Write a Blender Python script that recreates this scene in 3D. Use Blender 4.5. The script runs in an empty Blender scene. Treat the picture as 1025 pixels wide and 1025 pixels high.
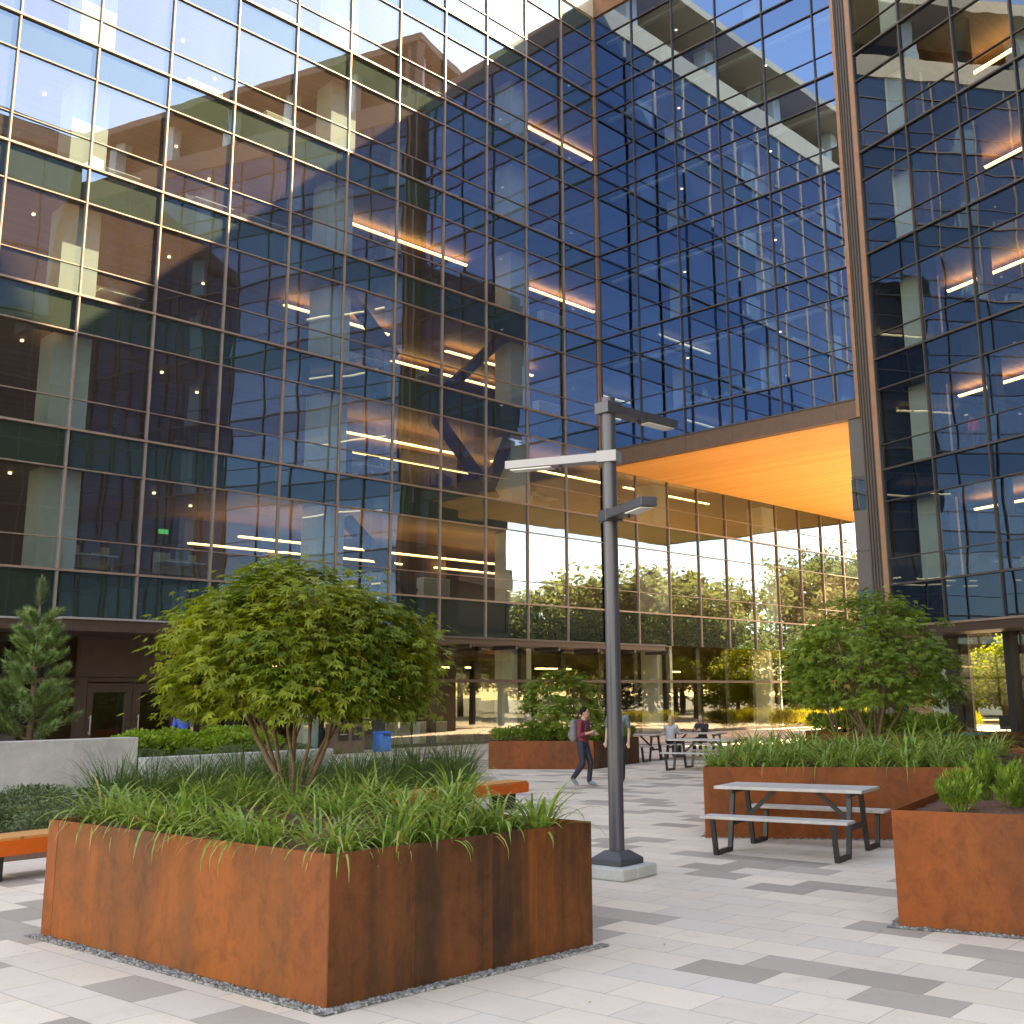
import bpy, math, random
from mathutils import Vector, Matrix
R_ = random.Random(7)
rad = math.radians
sc = bpy.context.scene
COL = sc.collection
# ------------------------------------------------------------------ helpers
class MB:
    """collects vertices and faces for ONE mesh object"""
    def __init__(s): s.v = []; s.f = []; s.m = []; s.cur = 0
    def add(s, vs, fs):
        b = len(s.v); s.v += [tuple(v) for v in vs]
        for f in fs: s.f.append(tuple(b + i for i in f)); s.m.append(s.cur)
    def quad(s, a, b, c, d): s.add([a, b, c, d], [(0, 1, 2, 3)])
    def box(s, x0, y0, z0, x1, y1, z1):
        v = [(x, y, z) for z in (z0, z1) for (x, y) in ((x0, y0), (x1, y0), (x1, y1), (x0, y1))]
        s.add(v, [(3, 2, 1, 0), (4, 5, 6, 7), (0, 1, 5, 4), (1, 2, 6, 5), (2, 3, 7, 6), (3, 0, 4, 7)])
    def obox(s, O, u, n, s0, s1, n0, n1, z0, z1):
        """box in a facade frame: s along u, n along the outward normal"""
        P = lambda a, b, z: (O[0] + u[0]*a + n[0]*b, O[1] + u[1]*a + n[1]*b, z)
        v = [P(a, b, z) for z in (z0, z1) for (a, b) in ((s0, n0), (s1, n0), (s1, n1), (s0, n1))]
        s.add(v, [(3, 2, 1, 0), (4, 5, 6, 7), (0, 1, 5, 4), (1, 2, 6, 5), (2, 3, 7, 6), (3, 0, 4, 7)])
    def prism(s, pts, z0, z1):
        n = len(pts)
        v = [(p[0], p[1], z0) for p in pts] + [(p[0], p[1], z1) for p in pts]
        s.add(v, [tuple(range(n - 1, -1, -1)), tuple(range(n, 2*n))] + [(i, (i+1) % n, n + (i+1) % n, n + i) for i in range(n)])
    def bar(s, p, q, w, h=None, up=(0, 0, 1)):
        """rectangular bar from p to q"""
        h = h or w; p = Vector(p); q = Vector(q); d = (q - p).normalized()
        a = d.cross(Vector(up))
        if a.length < 1e-4: a = d.cross(Vector((1, 0, 0)))
        a.normalize(); b = a.cross(d).normalized()
        v = [c + a*x*w/2 + b*y*h/2 for c in (p, q) for (x, y) in ((-1, -1), (1, -1), (1, 1), (-1, 1))]
        s.add(v, [(3, 2, 1, 0), (4, 5, 6, 7), (0, 1, 5, 4), (1, 2, 6, 5), (2, 3, 7, 6), (3, 0, 4, 7)])
    def tube(s, pts, rs, n=8, cap=True):
        pts = [Vector(p) for p in pts]; rings = []
        ref = Vector((0.3, 0.9, 0.2))
        for i, p in enumerate(pts):
            d = (pts[min(i+1, len(pts)-1)] - pts[max(i-1, 0)]).normalized()
            a = d.cross(ref).normalized(); b = d.cross(a)
            r = rs[i] if isinstance(rs, (list, tuple)) else rs
            rings.append([p + (a*math.cos(t) + b*math.sin(t))*r for t in [2*math.pi*k/n for k in range(n)]])
        v = [x for r in rings for x in r]; f = []
        for i in range(len(pts) - 1):
            for k in range(n):
                f.append((i*n + k, (i+1)*n + k, (i+1)*n + (k+1) % n, i*n + (k+1) % n))
        if cap: f.append(tuple(range(n))); f.append(tuple(reversed(range((len(pts)-1)*n, len(pts)*n))))
        s.add(v, f)
    def ball(s, c, r, nu=10, nv=7):
        if not isinstance(r, (tuple, list)): r = (r, r, r)
        v = [(c[0], c[1], c[2] - r[2])]; f = []
        for j in range(1, nv):
            th = math.pi*j/nv
            for i in range(nu):
                ph = 2*math.pi*i/nu
                v.append((c[0] + r[0]*math.sin(th)*math.cos(ph), c[1] + r[1]*math.sin(th)*math.sin(ph), c[2] - r[2]*math.cos(th)))
        v.append((c[0], c[1], c[2] + r[2])); L = len(v) - 1
        for i in range(nu): f.append((0, 1 + (i+1) % nu, 1 + i)); f.append((L, 1 + (nv-2)*nu + i, 1 + (nv-2)*nu + (i+1) % nu))
        for j in range(nv - 2):
            for i in range(nu):
                a = 1 + j*nu; f.append((a + i, a + (i+1) % nu, a + nu + (i+1) % nu, a + nu + i))
        s.add(v, f)
    def build(s, name, mat, parent=None, smooth=False, bevel=0):
        me = bpy.data.meshes.new(name)
        off = Vector((0, 0, 0)); p = parent
        while p is not None: off += p.location; p = p.parent
        me.from_pydata([tuple(Vector(v) - off) for v in s.v] if parent is not None else s.v, [], s.f)
        mats = mat if isinstance(mat, (list, tuple)) else [mat]
        for m in mats: me.materials.append(m)
        if len(mats) > 1: me.polygons.foreach_set('material_index', s.m)
        if smooth: me.polygons.foreach_set('use_smooth', [True]*len(me.polygons))
        me.update()
        o = bpy.data.objects.new(name, me); COL.objects.link(o)
        if parent is not None: o.parent = parent
        if bevel:
            b = o.modifiers.new('bevel', 'BEVEL'); b.width = bevel; b.segments = 2; b.limit_method = 'ANGLE'
        return o
def tag(o, label=None, cat=None, group=None, kind=None):
    if label: o['label'] = label
    if cat: o['category'] = cat
    if group: o['group'] = group
    if kind: o['kind'] = kind
    return o
def thing(name, label, cat, loc=(0, 0, 0), rz=0, group=None):
    o = bpy.data.objects.new(name, None); COL.objects.link(o)
    o.location = loc; o.rotation_euler = (0, 0, rz); o.empty_display_size = .2
    return tag(o, label, cat, group)
def copy_tree(o, parent=None):
    c = o.copy(); COL.objects.link(c)
    if parent is not None: c.parent = parent
    for ch in list(o.children): copy_tree(ch, c)
    return c
def part(fn, name, mat, parent, **k):
    m = MB(); fn(m); return m.build(name, mat, parent, **k)

# ------------------------------------------------------------------ materials
def newmat(name):
    m = bpy.data.materials.new(name); m.use_nodes = True
    nt = m.node_tree; nt.nodes.clear()
    out = nt.nodes.new('ShaderNodeOutputMaterial'); return m, nt, out
def N(nt, t, **k):
    n = nt.nodes.new(t)
    for a, b in k.items():
        if a.startswith('i_'): n.inputs[a[2:].replace('_', ' ')].default_value = b
        else: setattr(n, a, b)
    return n
def mathn(nt, op, a, b=None, c=None):
    n = nt.nodes.new('ShaderNodeMath'); n.operation = op
    for i, x in enumerate((a, b, c)):
        if x is None: continue
        if isinstance(x, (int, float)): n.inputs[i].default_value = x
        else: nt.links.new(x, n.inputs[i])
    return n.outputs[0]
def ramp(nt, fac, stops):
    r = nt.nodes.new('ShaderNodeValToRGB'); e = r.color_ramp.elements
    while len(e) < len(stops): e.new(.5)
    for el, (p, c) in zip(e, stops): el.position = p; el.color = (*c, 1)
    if fac is not None: nt.links.new(fac, r.inputs[0])
    return r.outputs[0]
def mix(nt, fac, a, b, mode='MIX'):
    n = nt.nodes.new('ShaderNodeMix'); n.data_type = 'RGBA'; n.blend_type = mode
    for s, x in ((n.inputs[0], fac), (n.inputs[6], a), (n.inputs[7], b)):
        if isinstance(x, (int, float)): s.default_value = x
        elif isinstance(x, tuple): s.default_value = (*x, 1) if len(x) == 3 else x
        else: nt.links.new(x, s)
    return n.outputs[2]
def coords(nt, scale=(1, 1, 1), gen='Object'):
    tc = N(nt, 'ShaderNodeTexCoord'); mp = N(nt, 'ShaderNodeMapping'); mp.inputs['Scale'].default_value = scale
    nt.links.new(tc.outputs[gen], mp.inputs[0]); return mp.outputs[0]
def noise(nt, vec, scale, detail=4, rough=.55, dist=0):
    n = N(nt, 'ShaderNodeTexNoise'); n.inputs['Scale'].default_value = scale; n.inputs['Detail'].default_value = detail
    n.inputs['Roughness'].default_value = rough; n.inputs['Distortion'].default_value = dist
    if vec is not None: nt.links.new(vec, n.inputs['Vector'])
    return n.outputs['Fac']
def simple(name, col, rough=.6, metal=0, var=.15, vscale=3.0, bump=0, bscale=40, spec=.5):
    """plain surface with gentle procedural colour and roughness variation"""
    m, nt, out = newmat(name); b = N(nt, 'ShaderNodeBsdfPrincipled')
    v = coords(nt); f = noise(nt, v, vscale, 5)
    c = ramp(nt, f, [(.3, tuple(x*(1 - var) for x in col)), (.7, tuple(min(1, x*(1 + var)) for x in col))])
    nt.links.new(c, b.inputs['Base Color'])
    b.inputs['Metallic'].default_value = metal; b.inputs['Specular IOR Level'].default_value = spec
    rr = N(nt, 'ShaderNodeMapRange'); rr.inputs['To Min'].default_value = max(.02, rough - .1); rr.inputs['To Max'].default_value = min(1, rough + .1)
    nt.links.new(f, rr.inputs[0]); nt.links.new(rr.outputs[0], b.inputs['Roughness'])
    if bump:
        bp = N(nt, 'ShaderNodeBump'); bp.inputs['Strength'].default_value = bump; bp.inputs['Distance'].default_value = .01
        nt.links.new(noise(nt, v, bscale, 4), bp.inputs['Height']); nt.links.new(bp.outputs[0], b.inputs['Normal'])
    nt.links.new(b.outputs[0], out.inputs[0]); return m
def emit(name, col, strength):
    m, nt, out = newmat(name); e = N(nt, 'ShaderNodeEmission'); e.inputs[0].default_value = (*col, 1); e.inputs[1].default_value = strength
    nt.links.new(e.outputs[0], out.inputs[0]); return m
def schlick(nt, r0, normal=None):
    lw = N(nt, 'ShaderNodeLayerWeight'); lw.inputs[0].default_value = .5
    f = mathn(nt, 'POWER', lw.outputs['Facing'], 5.0)
    return mathn(nt, 'MULTIPLY_ADD', f, 1 - r0, r0)
def wavy(nt, amount, scale):
    v = coords(nt, (1, 1, 1)); bp = N(nt, 'ShaderNodeBump'); bp.inputs['Strength'].default_value = 1.0
    bp.inputs['Distance'].default_value = amount
    nt.links.new(noise(nt, v, scale, 1.5, .4), bp.inputs['Height']); return bp.outputs[0]
def glass(name, r0, tint, refl, amount=.004, scale=.55, dust=0.0):
    """coated sheet glass: part mirror, part tinted see-through"""
    m, nt, out = newmat(name)
    t = N(nt, 'ShaderNodeBsdfTransparent'); t.inputs[0].default_value = (*tint, 1)
    g = N(nt, 'ShaderNodeBsdfGlossy'); g.inputs[0].default_value = (*refl, 1); g.inputs['Roughness'].default_value = 0.0
    if amount: nt.links.new(wavy(nt, amount, scale), g.inputs['Normal'])
    mx = N(nt, 'ShaderNodeMixShader'); nt.links.new(schlick(nt, r0), mx.inputs[0])
    nt.links.new(t.outputs[0], mx.inputs[1]); nt.links.new(g.outputs[0], mx.inputs[2])
    if dust:
        d = N(nt, 'ShaderNodeBsdfDiffuse'); v2 = coords(nt, (1, 1, .5))
        nt.links.new(ramp(nt, noise(nt, v2, .5, 4), [(.3, (.40, .27, .21)), (.7, (.58, .42, .32))]), d.inputs[0])
        m2 = N(nt, 'ShaderNodeMixShader'); m2.inputs[0].default_value = dust
        nt.links.new(mx.outputs[0], m2.inputs[1]); nt.links.new(d.outputs[0], m2.inputs[2]); mx = m2
    nt.links.new(mx.outputs[0], out.inputs[0])
    return m
def spandrel(name, col, r0, refl, amount=.004, scale=.55):
    m, nt, out = newmat(name)
    d = N(nt, 'ShaderNodeBsdfDiffuse'); v = coords(nt)
    nt.links.new(ramp(nt, noise(nt, v, .4, 3), [(.3, tuple(c*.85 for c in col)), (.7, tuple(c*1.15 for c in col))]), d.inputs[0])
    g = N(nt, 'ShaderNodeBsdfGlossy'); g.inputs[0].default_value = (*refl, 1); g.inputs['Roughness'].default_value = 0.0
    if amount: nt.links.new(wavy(nt, amount, scale), g.inputs['Normal'])
    mx = N(nt, 'ShaderNodeMixShader'); nt.links.new(schlick(nt, r0), mx.inputs[0])
    nt.links.new(d.outputs[0], mx.inputs[1]); nt.links.new(g.outputs[0], mx.inputs[2]); nt.links.new(mx.outputs[0], out.inputs[0])
    return m
def corten(name, base, dark, bright, streak, seed, rough=.55, darkamt=.5):
    m, nt, out = newmat(name); b = N(nt, 'ShaderNodeBsdfPrincipled')
    tc = N(nt, 'ShaderNodeTexCoord')
    def mp(scale, loc=(0, 0, 0)):
        q = N(nt, 'ShaderNodeMapping'); q.inputs['Scale'].default_value = scale; q.inputs['Location'].default_value = tuple(l + seed for l in loc)
        nt.links.new(tc.outputs['Object'], q.inputs[0]); return q.outputs[0]
    blotch = noise(nt, mp((1, 1, .8)), 1.5, 6, .62)
    st = noise(nt, mp((1, 1, .07), (3, 1, 0)), streak, 5, .6)
    fine = noise(nt, mp((1, 1, .55), (9, 2, 0)), 42, 6, .72)
    c = ramp(nt, blotch, [(.3, tuple(x*.84 for x in base)), (.5, base), (.72, tuple(x*1.12 for x in base))])
    big = noise(nt, mp((.8, .8, .5), (13, 5, 2)), 1.1, 4, .6)
    sel = mathn(nt, 'ADD', mathn(nt, 'MULTIPLY', st, .65), mathn(nt, 'MULTIPLY', big, .5))
    k = ramp(nt, sel, [(.5, (0, 0, 0)), (.68, (1, 1, 1))])
    c = mix(nt, mathn(nt, 'MULTIPLY', k, darkamt), c, dark)
    st2 = ramp(nt, noise(nt, mp((1, 1, .05), (21, 7, 0)), streak*1.6, 4, .6), [(.58, (0, 0, 0)), (.75, (1, 1, 1))])
    c = mix(nt, mathn(nt, 'MULTIPLY', st2, .55), c, bright)
    c = mix(nt, .35, c, ramp(nt, fine, [(.3, (.45, .45, .45)), (.7, (1, 1, 1))]), 'MULTIPLY')
    med = noise(nt, mp((1, 1, .8), (4, 4, 1)), 7.5, 7, .7, .6)
    c = mix(nt, .7, c, ramp(nt, med, [(.30, (.52, .50, .50)), (.52, (.98, .98, .98)), (.72, (1.18, 1.10, 1.02))]), 'MULTIPLY')
    spot = ramp(nt, noise(nt, mp((1, 1, 1), (8, 3, 5)), 26, 4, .7), [(.64, (0, 0, 0)), (.74, (1, 1, 1))])
    c = mix(nt, mathn(nt, 'MULTIPLY', spot, .45), c, dark)
    # pale lime runs and scratches
    sc1 = ramp(nt, noise(nt, mp((1, 1, .12), (2, 17, 0)), 9, 3, .5), [(.76, (0, 0, 0)), (.8, (1, 1, 1))])
    c = mix(nt, mathn(nt, 'MULTIPLY', sc1, .28), c, (.55, .42, .34))
    nt.links.new(c, b.inputs['Base Color']); b.inputs['Specular IOR Level'].default_value = .18
    rr = N(nt, 'ShaderNodeMapRange'); rr.inputs['To Min'].default_value = rough - .12; rr.inputs['To Max'].default_value = rough + .2
    nt.links.new(fine, rr.inputs[0]); nt.links.new(rr.outputs[0], b.inputs['Roughness'])
    bp = N(nt, 'ShaderNodeBump'); bp.inputs['Strength'].default_value = .35; bp.inputs['Distance'].default_value = .004
    nt.links.new(fine, bp.inputs['Height']); nt.links.new(bp.outputs[0], b.inputs['Normal'])
    nt.links.new(b.outputs[0], out.inputs[0]); return m
def leafmat(name, c0, c1, trans=.45, vs=1.2, fine=14):
    m, nt, out = newmat(name)
    v = coords(nt); f = mathn(nt, 'ADD', mathn(nt, 'MULTIPLY', noise(nt, v, vs, 3), .5), mathn(nt, 'MULTIPLY', noise(nt, v, fine, 2), .5))
    c = ramp(nt, f, [(.36, c0), (.64, c1)])
    b = N(nt, 'ShaderNodeBsdfPrincipled'); b.inputs['Roughness'].default_value = .5; b.inputs['Specular IOR Level'].default_value = .35
    t = N(nt, 'ShaderNodeBsdfTranslucent'); nt.links.new(c, b.inputs['Base Color'])
    nt.links.new(mix(nt, 1.0, c, (1.0, 1.05, .5), 'MULTIPLY'), t.inputs[0])
    mx = N(nt, 'ShaderNodeMixShader'); mx.inputs[0].default_value = trans
    nt.links.new(b.outputs[0], mx.inputs[1]); nt.links.new(t.outputs[0], mx.inputs[2]); nt.links.new(mx.outputs[0], out.inputs[0])
    return m
def pavers(name):
    m, nt, out = newmat(name); b = N(nt, 'ShaderNodeBsdfPrincipled')
    tc = N(nt, 'ShaderNodeTexCoord'); mp = N(nt, 'ShaderNodeMapping'); mp.vector_type = 'TEXTURE'
    mp.inputs['Rotation'].default_value = (0, 0, rad(3.6)); mp.inputs['Location'].default_value = (-4.85, 7.02, 0)
    nt.links.new(tc.outputs['Object'], mp.inputs[0])
    sx = N(nt, 'ShaderNodeSeparateXYZ'); nt.links.new(mp.outputs[0], sx.inputs[0])
    W, Hh = .66, .40
    rv = mathn(nt, 'DIVIDE', sx.outputs[1], Hh); row = mathn(nt, 'FLOOR', rv); fv = mathn(nt, 'SUBTRACT', rv, row)
    wr = N(nt, 'ShaderNodeTexWhiteNoise'); wr.noise_dimensions = '1D'; nt.links.new(mathn(nt, 'FLOOR', mathn(nt, 'MULTIPLY', row, .5)), wr.inputs['W'])
    par = mathn(nt, 'MULTIPLY', mathn(nt, 'FLOORED_MODULO', row, 2.0), .5)
    uu = mathn(nt, 'ADD', mathn(nt, 'DIVIDE', sx.outputs[0], W), mathn(nt, 'ADD', par, mathn(nt, 'MULTIPLY', wr.outputs[0], .0)))
    col = mathn(nt, 'FLOOR', uu); fu = mathn(nt, 'SUBTRACT', uu, col)
    cb = N(nt, 'ShaderNodeCombineXYZ'); nt.links.new(col, cb.inputs[0]); nt.links.new(row, cb.inputs[1])
    wn = N(nt, 'ShaderNodeTexWhiteNoise'); wn.noise_dimensions = '2D'; nt.links.new(cb.outputs[0], wn.inputs['Vector'])
    cb2 = N(nt, 'ShaderNodeCombineXYZ'); nt.links.new(mathn(nt, 'ADD', col, 57.3), cb2.inputs[0]); nt.links.new(row, cb2.inputs[1])
    wn2 = N(nt, 'ShaderNodeTexWhiteNoise'); wn2.noise_dimensions = '2D'; nt.links.new(cb2.outputs[0], wn2.inputs['Vector'])
    cl = noise(nt, cb.outputs[0], .35, 1, .5)
    isd = mathn(nt, 'GREATER_THAN', mathn(nt, 'ADD', wn.outputs[0], mathn(nt, 'MULTIPLY', mathn(nt, 'SUBTRACT', cl, .5), 1.7)), .77)
    light = ramp(nt, wn2.outputs[0], [(0, (.74, .585, .46)), (.3, (.69, .565, .47)), (.55, (.79, .64, .515)), (.8, (.67, .56, .485)), (1, (.76, .61, .48))])
    darkc = ramp(nt, wn2.outputs[0], [(0, (.375, .30, .25)), (1, (.47, .38, .32))])
    c = mix(nt, isd, light, darkc)
    big = noise(nt, mp.outputs[0], .8, 5, .6); spk = noise(nt, mp.outputs[0], 90, 3, .7)
    c = mix(nt, .5, c, ramp(nt, big, [(.3, (.8, .79, .77)), (.7, (1, 1, 1))]), 'MULTIPLY')
    c = mix(nt, .35, c, ramp(nt, spk, [(.32, (.66, .66, .66)), (.6, (1, 1, 1))]), 'MULTIPLY')
    stn = ramp(nt, noise(nt, mp.outputs[0], 2.7, 7, .72), [(.54, (0, 0, 0)), (.74, (1, 1, 1))])
    gum = N(nt, 'ShaderNodeTexVoronoi'); gum.inputs['Scale'].default_value = 2.6; nt.links.new(mp.outputs[0], gum.inputs['Vector'])
    gm = mathn(nt, 'MULTIPLY', mathn(nt, 'LESS_THAN', gum.outputs['Distance'], .035), .45)
    c = mix(nt, mathn(nt, 'MULTIPLY', stn, .25), c, (.25, .2, .165))
    c = mix(nt, gm, c, (.12, .10, .09))
    eu = mathn(nt, 'MULTIPLY', mathn(nt, 'MINIMUM', fu, mathn(nt, 'SUBTRACT', 1.0, fu)), W)
    ev = mathn(nt, 'MULTIPLY', mathn(nt, 'MINIMUM', fv, mathn(nt, 'SUBTRACT', 1.0, fv)), Hh)
    e = mathn(nt, 'MINIMUM', eu, ev); j = mathn(nt, 'LESS_THAN', e, .0028)
    c = mix(nt, mathn(nt, 'MULTIPLY', j, .75), c, (.13, .11, .095))
    nt.links.new(c, b.inputs['Base Color']); b.inputs['Roughness'].default_value = .75
    bp = N(nt, 'ShaderNodeBump'); bp.inputs['Strength'].default_value = .5; bp.inputs['Distance'].default_value = .003
    hgt = mathn(nt, 'ADD', mathn(nt, 'MULTIPLY', spk, .3), mathn(nt, 'SUBTRACT', 1.0, j))
    nt.links.new(hgt, bp.inputs['Height']); nt.links.new(bp.outputs[0], b.inputs['Normal'])
    nt.links.new(b.outputs[0], out.inputs[0]); return m
def concrete(name, base, stain=.5):
    m, nt, out = newmat(name); b = N(nt, 'ShaderNodeBsdfPrincipled')
    v = coords(nt); vs = coords(nt, (1, 1, .15))
    f = noise(nt, v, 1.4, 6, .65); s = noise(nt, vs, 3.2, 5, .65); g = noise(nt, v, 30, 4, .7)
    c = ramp(nt, f, [(.3, tuple(x*.75 for x in base)), (.7, tuple(x*1.1 for x in base))])
    c = mix(nt, mathn(nt, 'MULTIPLY', ramp(nt, s, [(.52, (0, 0, 0)), (.75, (1, 1, 1))]), stain), c, tuple(x*.5 for x in base))
    c = mix(nt, mathn(nt, 'MULTIPLY', ramp(nt, noise(nt, coords(nt, (1, 1, .1)), 5.5, 4, .6), [(.6, (0, 0, 0)), (.75, (1, 1, 1))]), .5), c, tuple(min(.8, x*1.45) for x in base))
    c = mix(nt, .3, c, ramp(nt, g, [(.3, (.65, .65, .65)), (.65, (1, 1, 1))]), 'MULTIPLY')
    nt.links.new(c, b.inputs['Base Color']); b.inputs['Roughness'].default_value = .85
    bp = N(nt, 'ShaderNodeBump'); bp.inputs['Strength'].default_value = .3; bp.inputs['Distance'].default_value = .006
    nt.links.new(g, bp.inputs['Height']); nt.links.new(bp.outputs[0], b.inputs['Normal'])
    nt.links.new(b.outputs[0], out.inputs[0]); return m
def wood(name, c0, c1, axis=0, plank=.12, rough=.5, cross=1):
    """long planks: axis along the grain, cross = axis the planks are counted on"""
    m, nt, out = newmat(name); b = N(nt, 'ShaderNodeBsdfPrincipled')
    sc_ = [6, 6, 6]; sc_[axis] = .35
    v = coords(nt, tuple(sc_)); tc = N(nt, 'ShaderNodeTexCoord'); sx = N(nt, 'ShaderNodeSeparateXYZ'); nt.links.new(tc.outputs['Object'], sx.inputs[0])
    q = mathn(nt, 'DIVIDE', sx.outputs[cross], plank); fl = mathn(nt, 'FLOOR', q); fr = mathn(nt, 'SUBTRACT', q, fl)
    wn = N(nt, 'ShaderNodeTexWhiteNoise'); wn.noise_dimensions = '1D'; nt.links.new(fl, wn.inputs['W'])
    f = mathn(nt, 'ADD', mathn(nt, 'MULTIPLY', noise(nt, v, 1.5, 5, .6), .7), mathn(nt, 'MULTIPLY', wn.outputs[0], .3))
    c = ramp(nt, f, [(.25, c0), (.75, c1)])
    c = mix(nt, mathn(nt, 'MULTIPLY', mathn(nt, 'LESS_THAN', fr, .06), .6), c, tuple(x*.3 for x in c0))
    nt.links.new(c, b.inputs['Base Color']); b.inputs['Roughness'].default_value = rough
    nt.links.new(b.outputs[0], out.inputs[0]); return m

M = {}
M['paver'] = pavers('paver_stone')
M['ground'] = simple('far_ground', (.16, .15, .10), .9, var=.35, vscale=.15)
M['walk'] = concrete('pale_walkway', (.62, .52, .41), .15)
M['concrete'] = concrete('cast_concrete', (.46, .42, .385), .5)
M['concrete_light'] = concrete('light_concrete', (.50, .475, .44), .3)
M['bronze'] = simple('bronze_frame', (.25, .175, .145), .45, .3, .1)
M['bronze_dark'] = simple('dark_bronze_frame', (.085, .07, .066), .45, .3, .12)
M['brownmetal'] = simple('brown_metal_panel', (.145, .085, .062), .5, .2, .12)
M['entrance'] = simple('dark_brown_entrance', (.060, .034, .026), .5, .2, .12)
M['copper'] = simple('copper_brown_trim', (.30, .145, .085), .45, .3, .12)
M['greypanel'] = simple('grey_metal_panel', (.115, .10, .10), .5, .3, .1, vscale=.8)
M['beige'] = simple('beige_fascia', (.46, .37, .27), .6, 0, .06)
M['glassL'] = glass('west_glass', .30, (.47, .55, .54), (.41, .58, .78), .006, .42, .045)
M['glassB'] = glass('bridge_glass', .31, (.38, .47, .60), (.31, .53, .88), .0022, .5)
M['glassR'] = glass('east_glass', .21, (.50, .57, .57), (.40, .58, .82), .010, .4)
M['glass0'] = glass('ground_glass', .14, (.70, .74, .68), (.95, .98, .95), .002, .5)
M['spanL'] = spandrel('west_spandrel_glass', (.024, .034, .026), .22, (.38, .58, .82), .006, .42)
M['spanB'] = spandrel('bridge_spandrel_glass', (.007, .017, .055), .24, (.31, .53, .88), .002, .5)
M['spanR'] = spandrel('east_spandrel_glass', (.005, .008, .014), .14, (.40, .58, .82), .008, .4)
M['glassD'] = spandrel('dark_mirror_glass', (.022, .016, .013), .10, (.6, .8, 1), .004, .4)
M['ceiling'] = wood('brown_ceiling', (.13, .072, .04), (.24, .14, .075), 1, .3, .6, 0)
M['ceilpale'] = simple('pale_ceiling', (.32, .33, .36), .8, 0, .05, .4)
M['carpet'] = simple('grey_carpet', (.06, .056, .052), .95, 0, .2)
M['innerwall'] = simple('dark_inner_wall', (.07, .046, .034), .8, 0, .25, .25)
M['palewall'] = simple('pale_inner_wall', (.34, .36, .38), .8, 0, .12, .2)
M['column'] = simple('white_column', (.84, .87, .82), .7, 0, .04)
M['brace'] = simple('dark_steel_brace', (.04, .045, .055), .5, .3, .1)
M['soffit'] = wood('orange_cedar_soffit', (.76, .34, .09), (.90, .48, .155), 0, .42, .5, 1)
M['strip'] = emit('warm_strip_light', (1, .64, .32), .8)
M['uplight'] = emit('warm_uplight', (1, .66, .36), 3.2)
M['dot'] = emit('warm_downlight', (1, .80, .55), .7)
M['exit'] = emit('green_exit_light', (.05, .9, .3), .12)
M['post'] = simple('black_post', (.02, .018, .017), .5, .2, .1)
M['fin'] = None
M['cortenA'] = corten('weathered_steel_orange', (.30, .074, .015), (.10, .040, .018), (.40, .105, .02), 1.3, 0, darkamt=.78)
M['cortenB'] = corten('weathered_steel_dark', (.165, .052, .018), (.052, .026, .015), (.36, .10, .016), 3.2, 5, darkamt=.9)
M['cortenC'] = corten('weathered_steel_red', (.27, .064, .016), (.09, .036, .019), (.36, .095, .02), 1.2, 11, darkamt=.6)
M['soil'] = simple('bark_mulch', (.12, .045, .022), .95, 0, .6, 30, .9, 60)
M['gravel'] = simple('grey_gravel', (.21, .19, .175), .8, 0, .75, 22)
M['polemetal'] = simple('pole_paint', (.08, .074, .085), .42, .35, .06)
M['armlight'] = simple('pale_grey_paint', (.29, .255, .26), .4, .2, .06)
M['lens'] = simple('lamp_lens', (.72, .70, .66), .3)
M['tabletop'] = simple('weathered_grey_board', (.43, .375, .345), .65, 0, .14, 6)
M['legmetal'] = simple('dark_leg_metal', (.035, .031, .03), .45, .3, .1)
M['orange'] = simple('orange_bench_paint', (.62, .095, .006), .35, 0, .07, 2)
M['benchwood'] = wood('bench_slats', (.50, .19, .05), (.62, .27, .085), 1, .09, .55, 0)
M['bark'] = simple('tan_bark', (.155, .095, .055), .9, 0, .3, 12, .6, 30)
M['barkdark'] = simple('dark_bark', (.07, .05, .035), .9, 0, .3, 8, .6, 20)
M['maple'] = leafmat('maple_leaf', (.055, .10, .008), (.30, .32, .025), .45, 1.3, 9)
M['maple2'] = leafmat('dark_maple_leaf', (.07, .13, .016), (.27, .35, .05), .45, 1.0, 7)
M['dryleaf'] = leafmat('dry_maple_leaf', (.30, .14, .03), (.42, .26, .06), .4, 2, 14)
M['grass'] = leafmat('strap_leaf', (.075, .155, .02), (.31, .40, .09), .35, 2, 16)
M['grassdry'] = leafmat('dry_strap_leaf', (.30, .25, .05), (.38, .32, .12), .3, 2, 16)
M['mound'] = leafmat('fine_grass_leaf', (.035, .075, .014), (.11, .17, .034), .35, 2, 12)
M['pine'] = leafmat('pine_needle', (.085, .165, .05), (.27, .37, .12), .25, 2.5, 14)
M['pinetip'] = leafmat('pale_pine_needle', (.12, .17, .09), (.20, .24, .14), .25, 2.5, 14)
M['shrub'] = leafmat('shrub_leaf', (.09, .18, .025), (.32, .42, .07), .35, 3, 14)
M['greyshrub'] = leafmat('grey_green_leaf', (.06, .10, .05), (.19, .21, .09), .3, 2, 12)
M['limeshrub'] = leafmat('lime_leaf', (.13, .23, .02), (.32, .43, .05), .4, 2, 12)
M['treeleaf'] = leafmat('broad_leaf', (.25, .22, .12), (.50, .42, .23), .7, .4, 2)
M['yellowleaf'] = leafmat('yellow_green_leaf', (.15, .21, .015), (.36, .36, .03), .5, .4, 2)
M['conifer'] = leafmat('conifer_leaf', (.018, .05, .028), (.05, .09, .045), .25, .4, 2)
M['golden'] = leafmat('golden_grass', (.19, .19, .03), (.36, .31, .05), .45, .8, 5)
M['skin1'] = simple('warm_skin', (.52, .29, .20), .55, 0, .06)
M['skin2'] = simple('tan_skin', (.40, .21, .14), .55, 0, .06)
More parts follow.
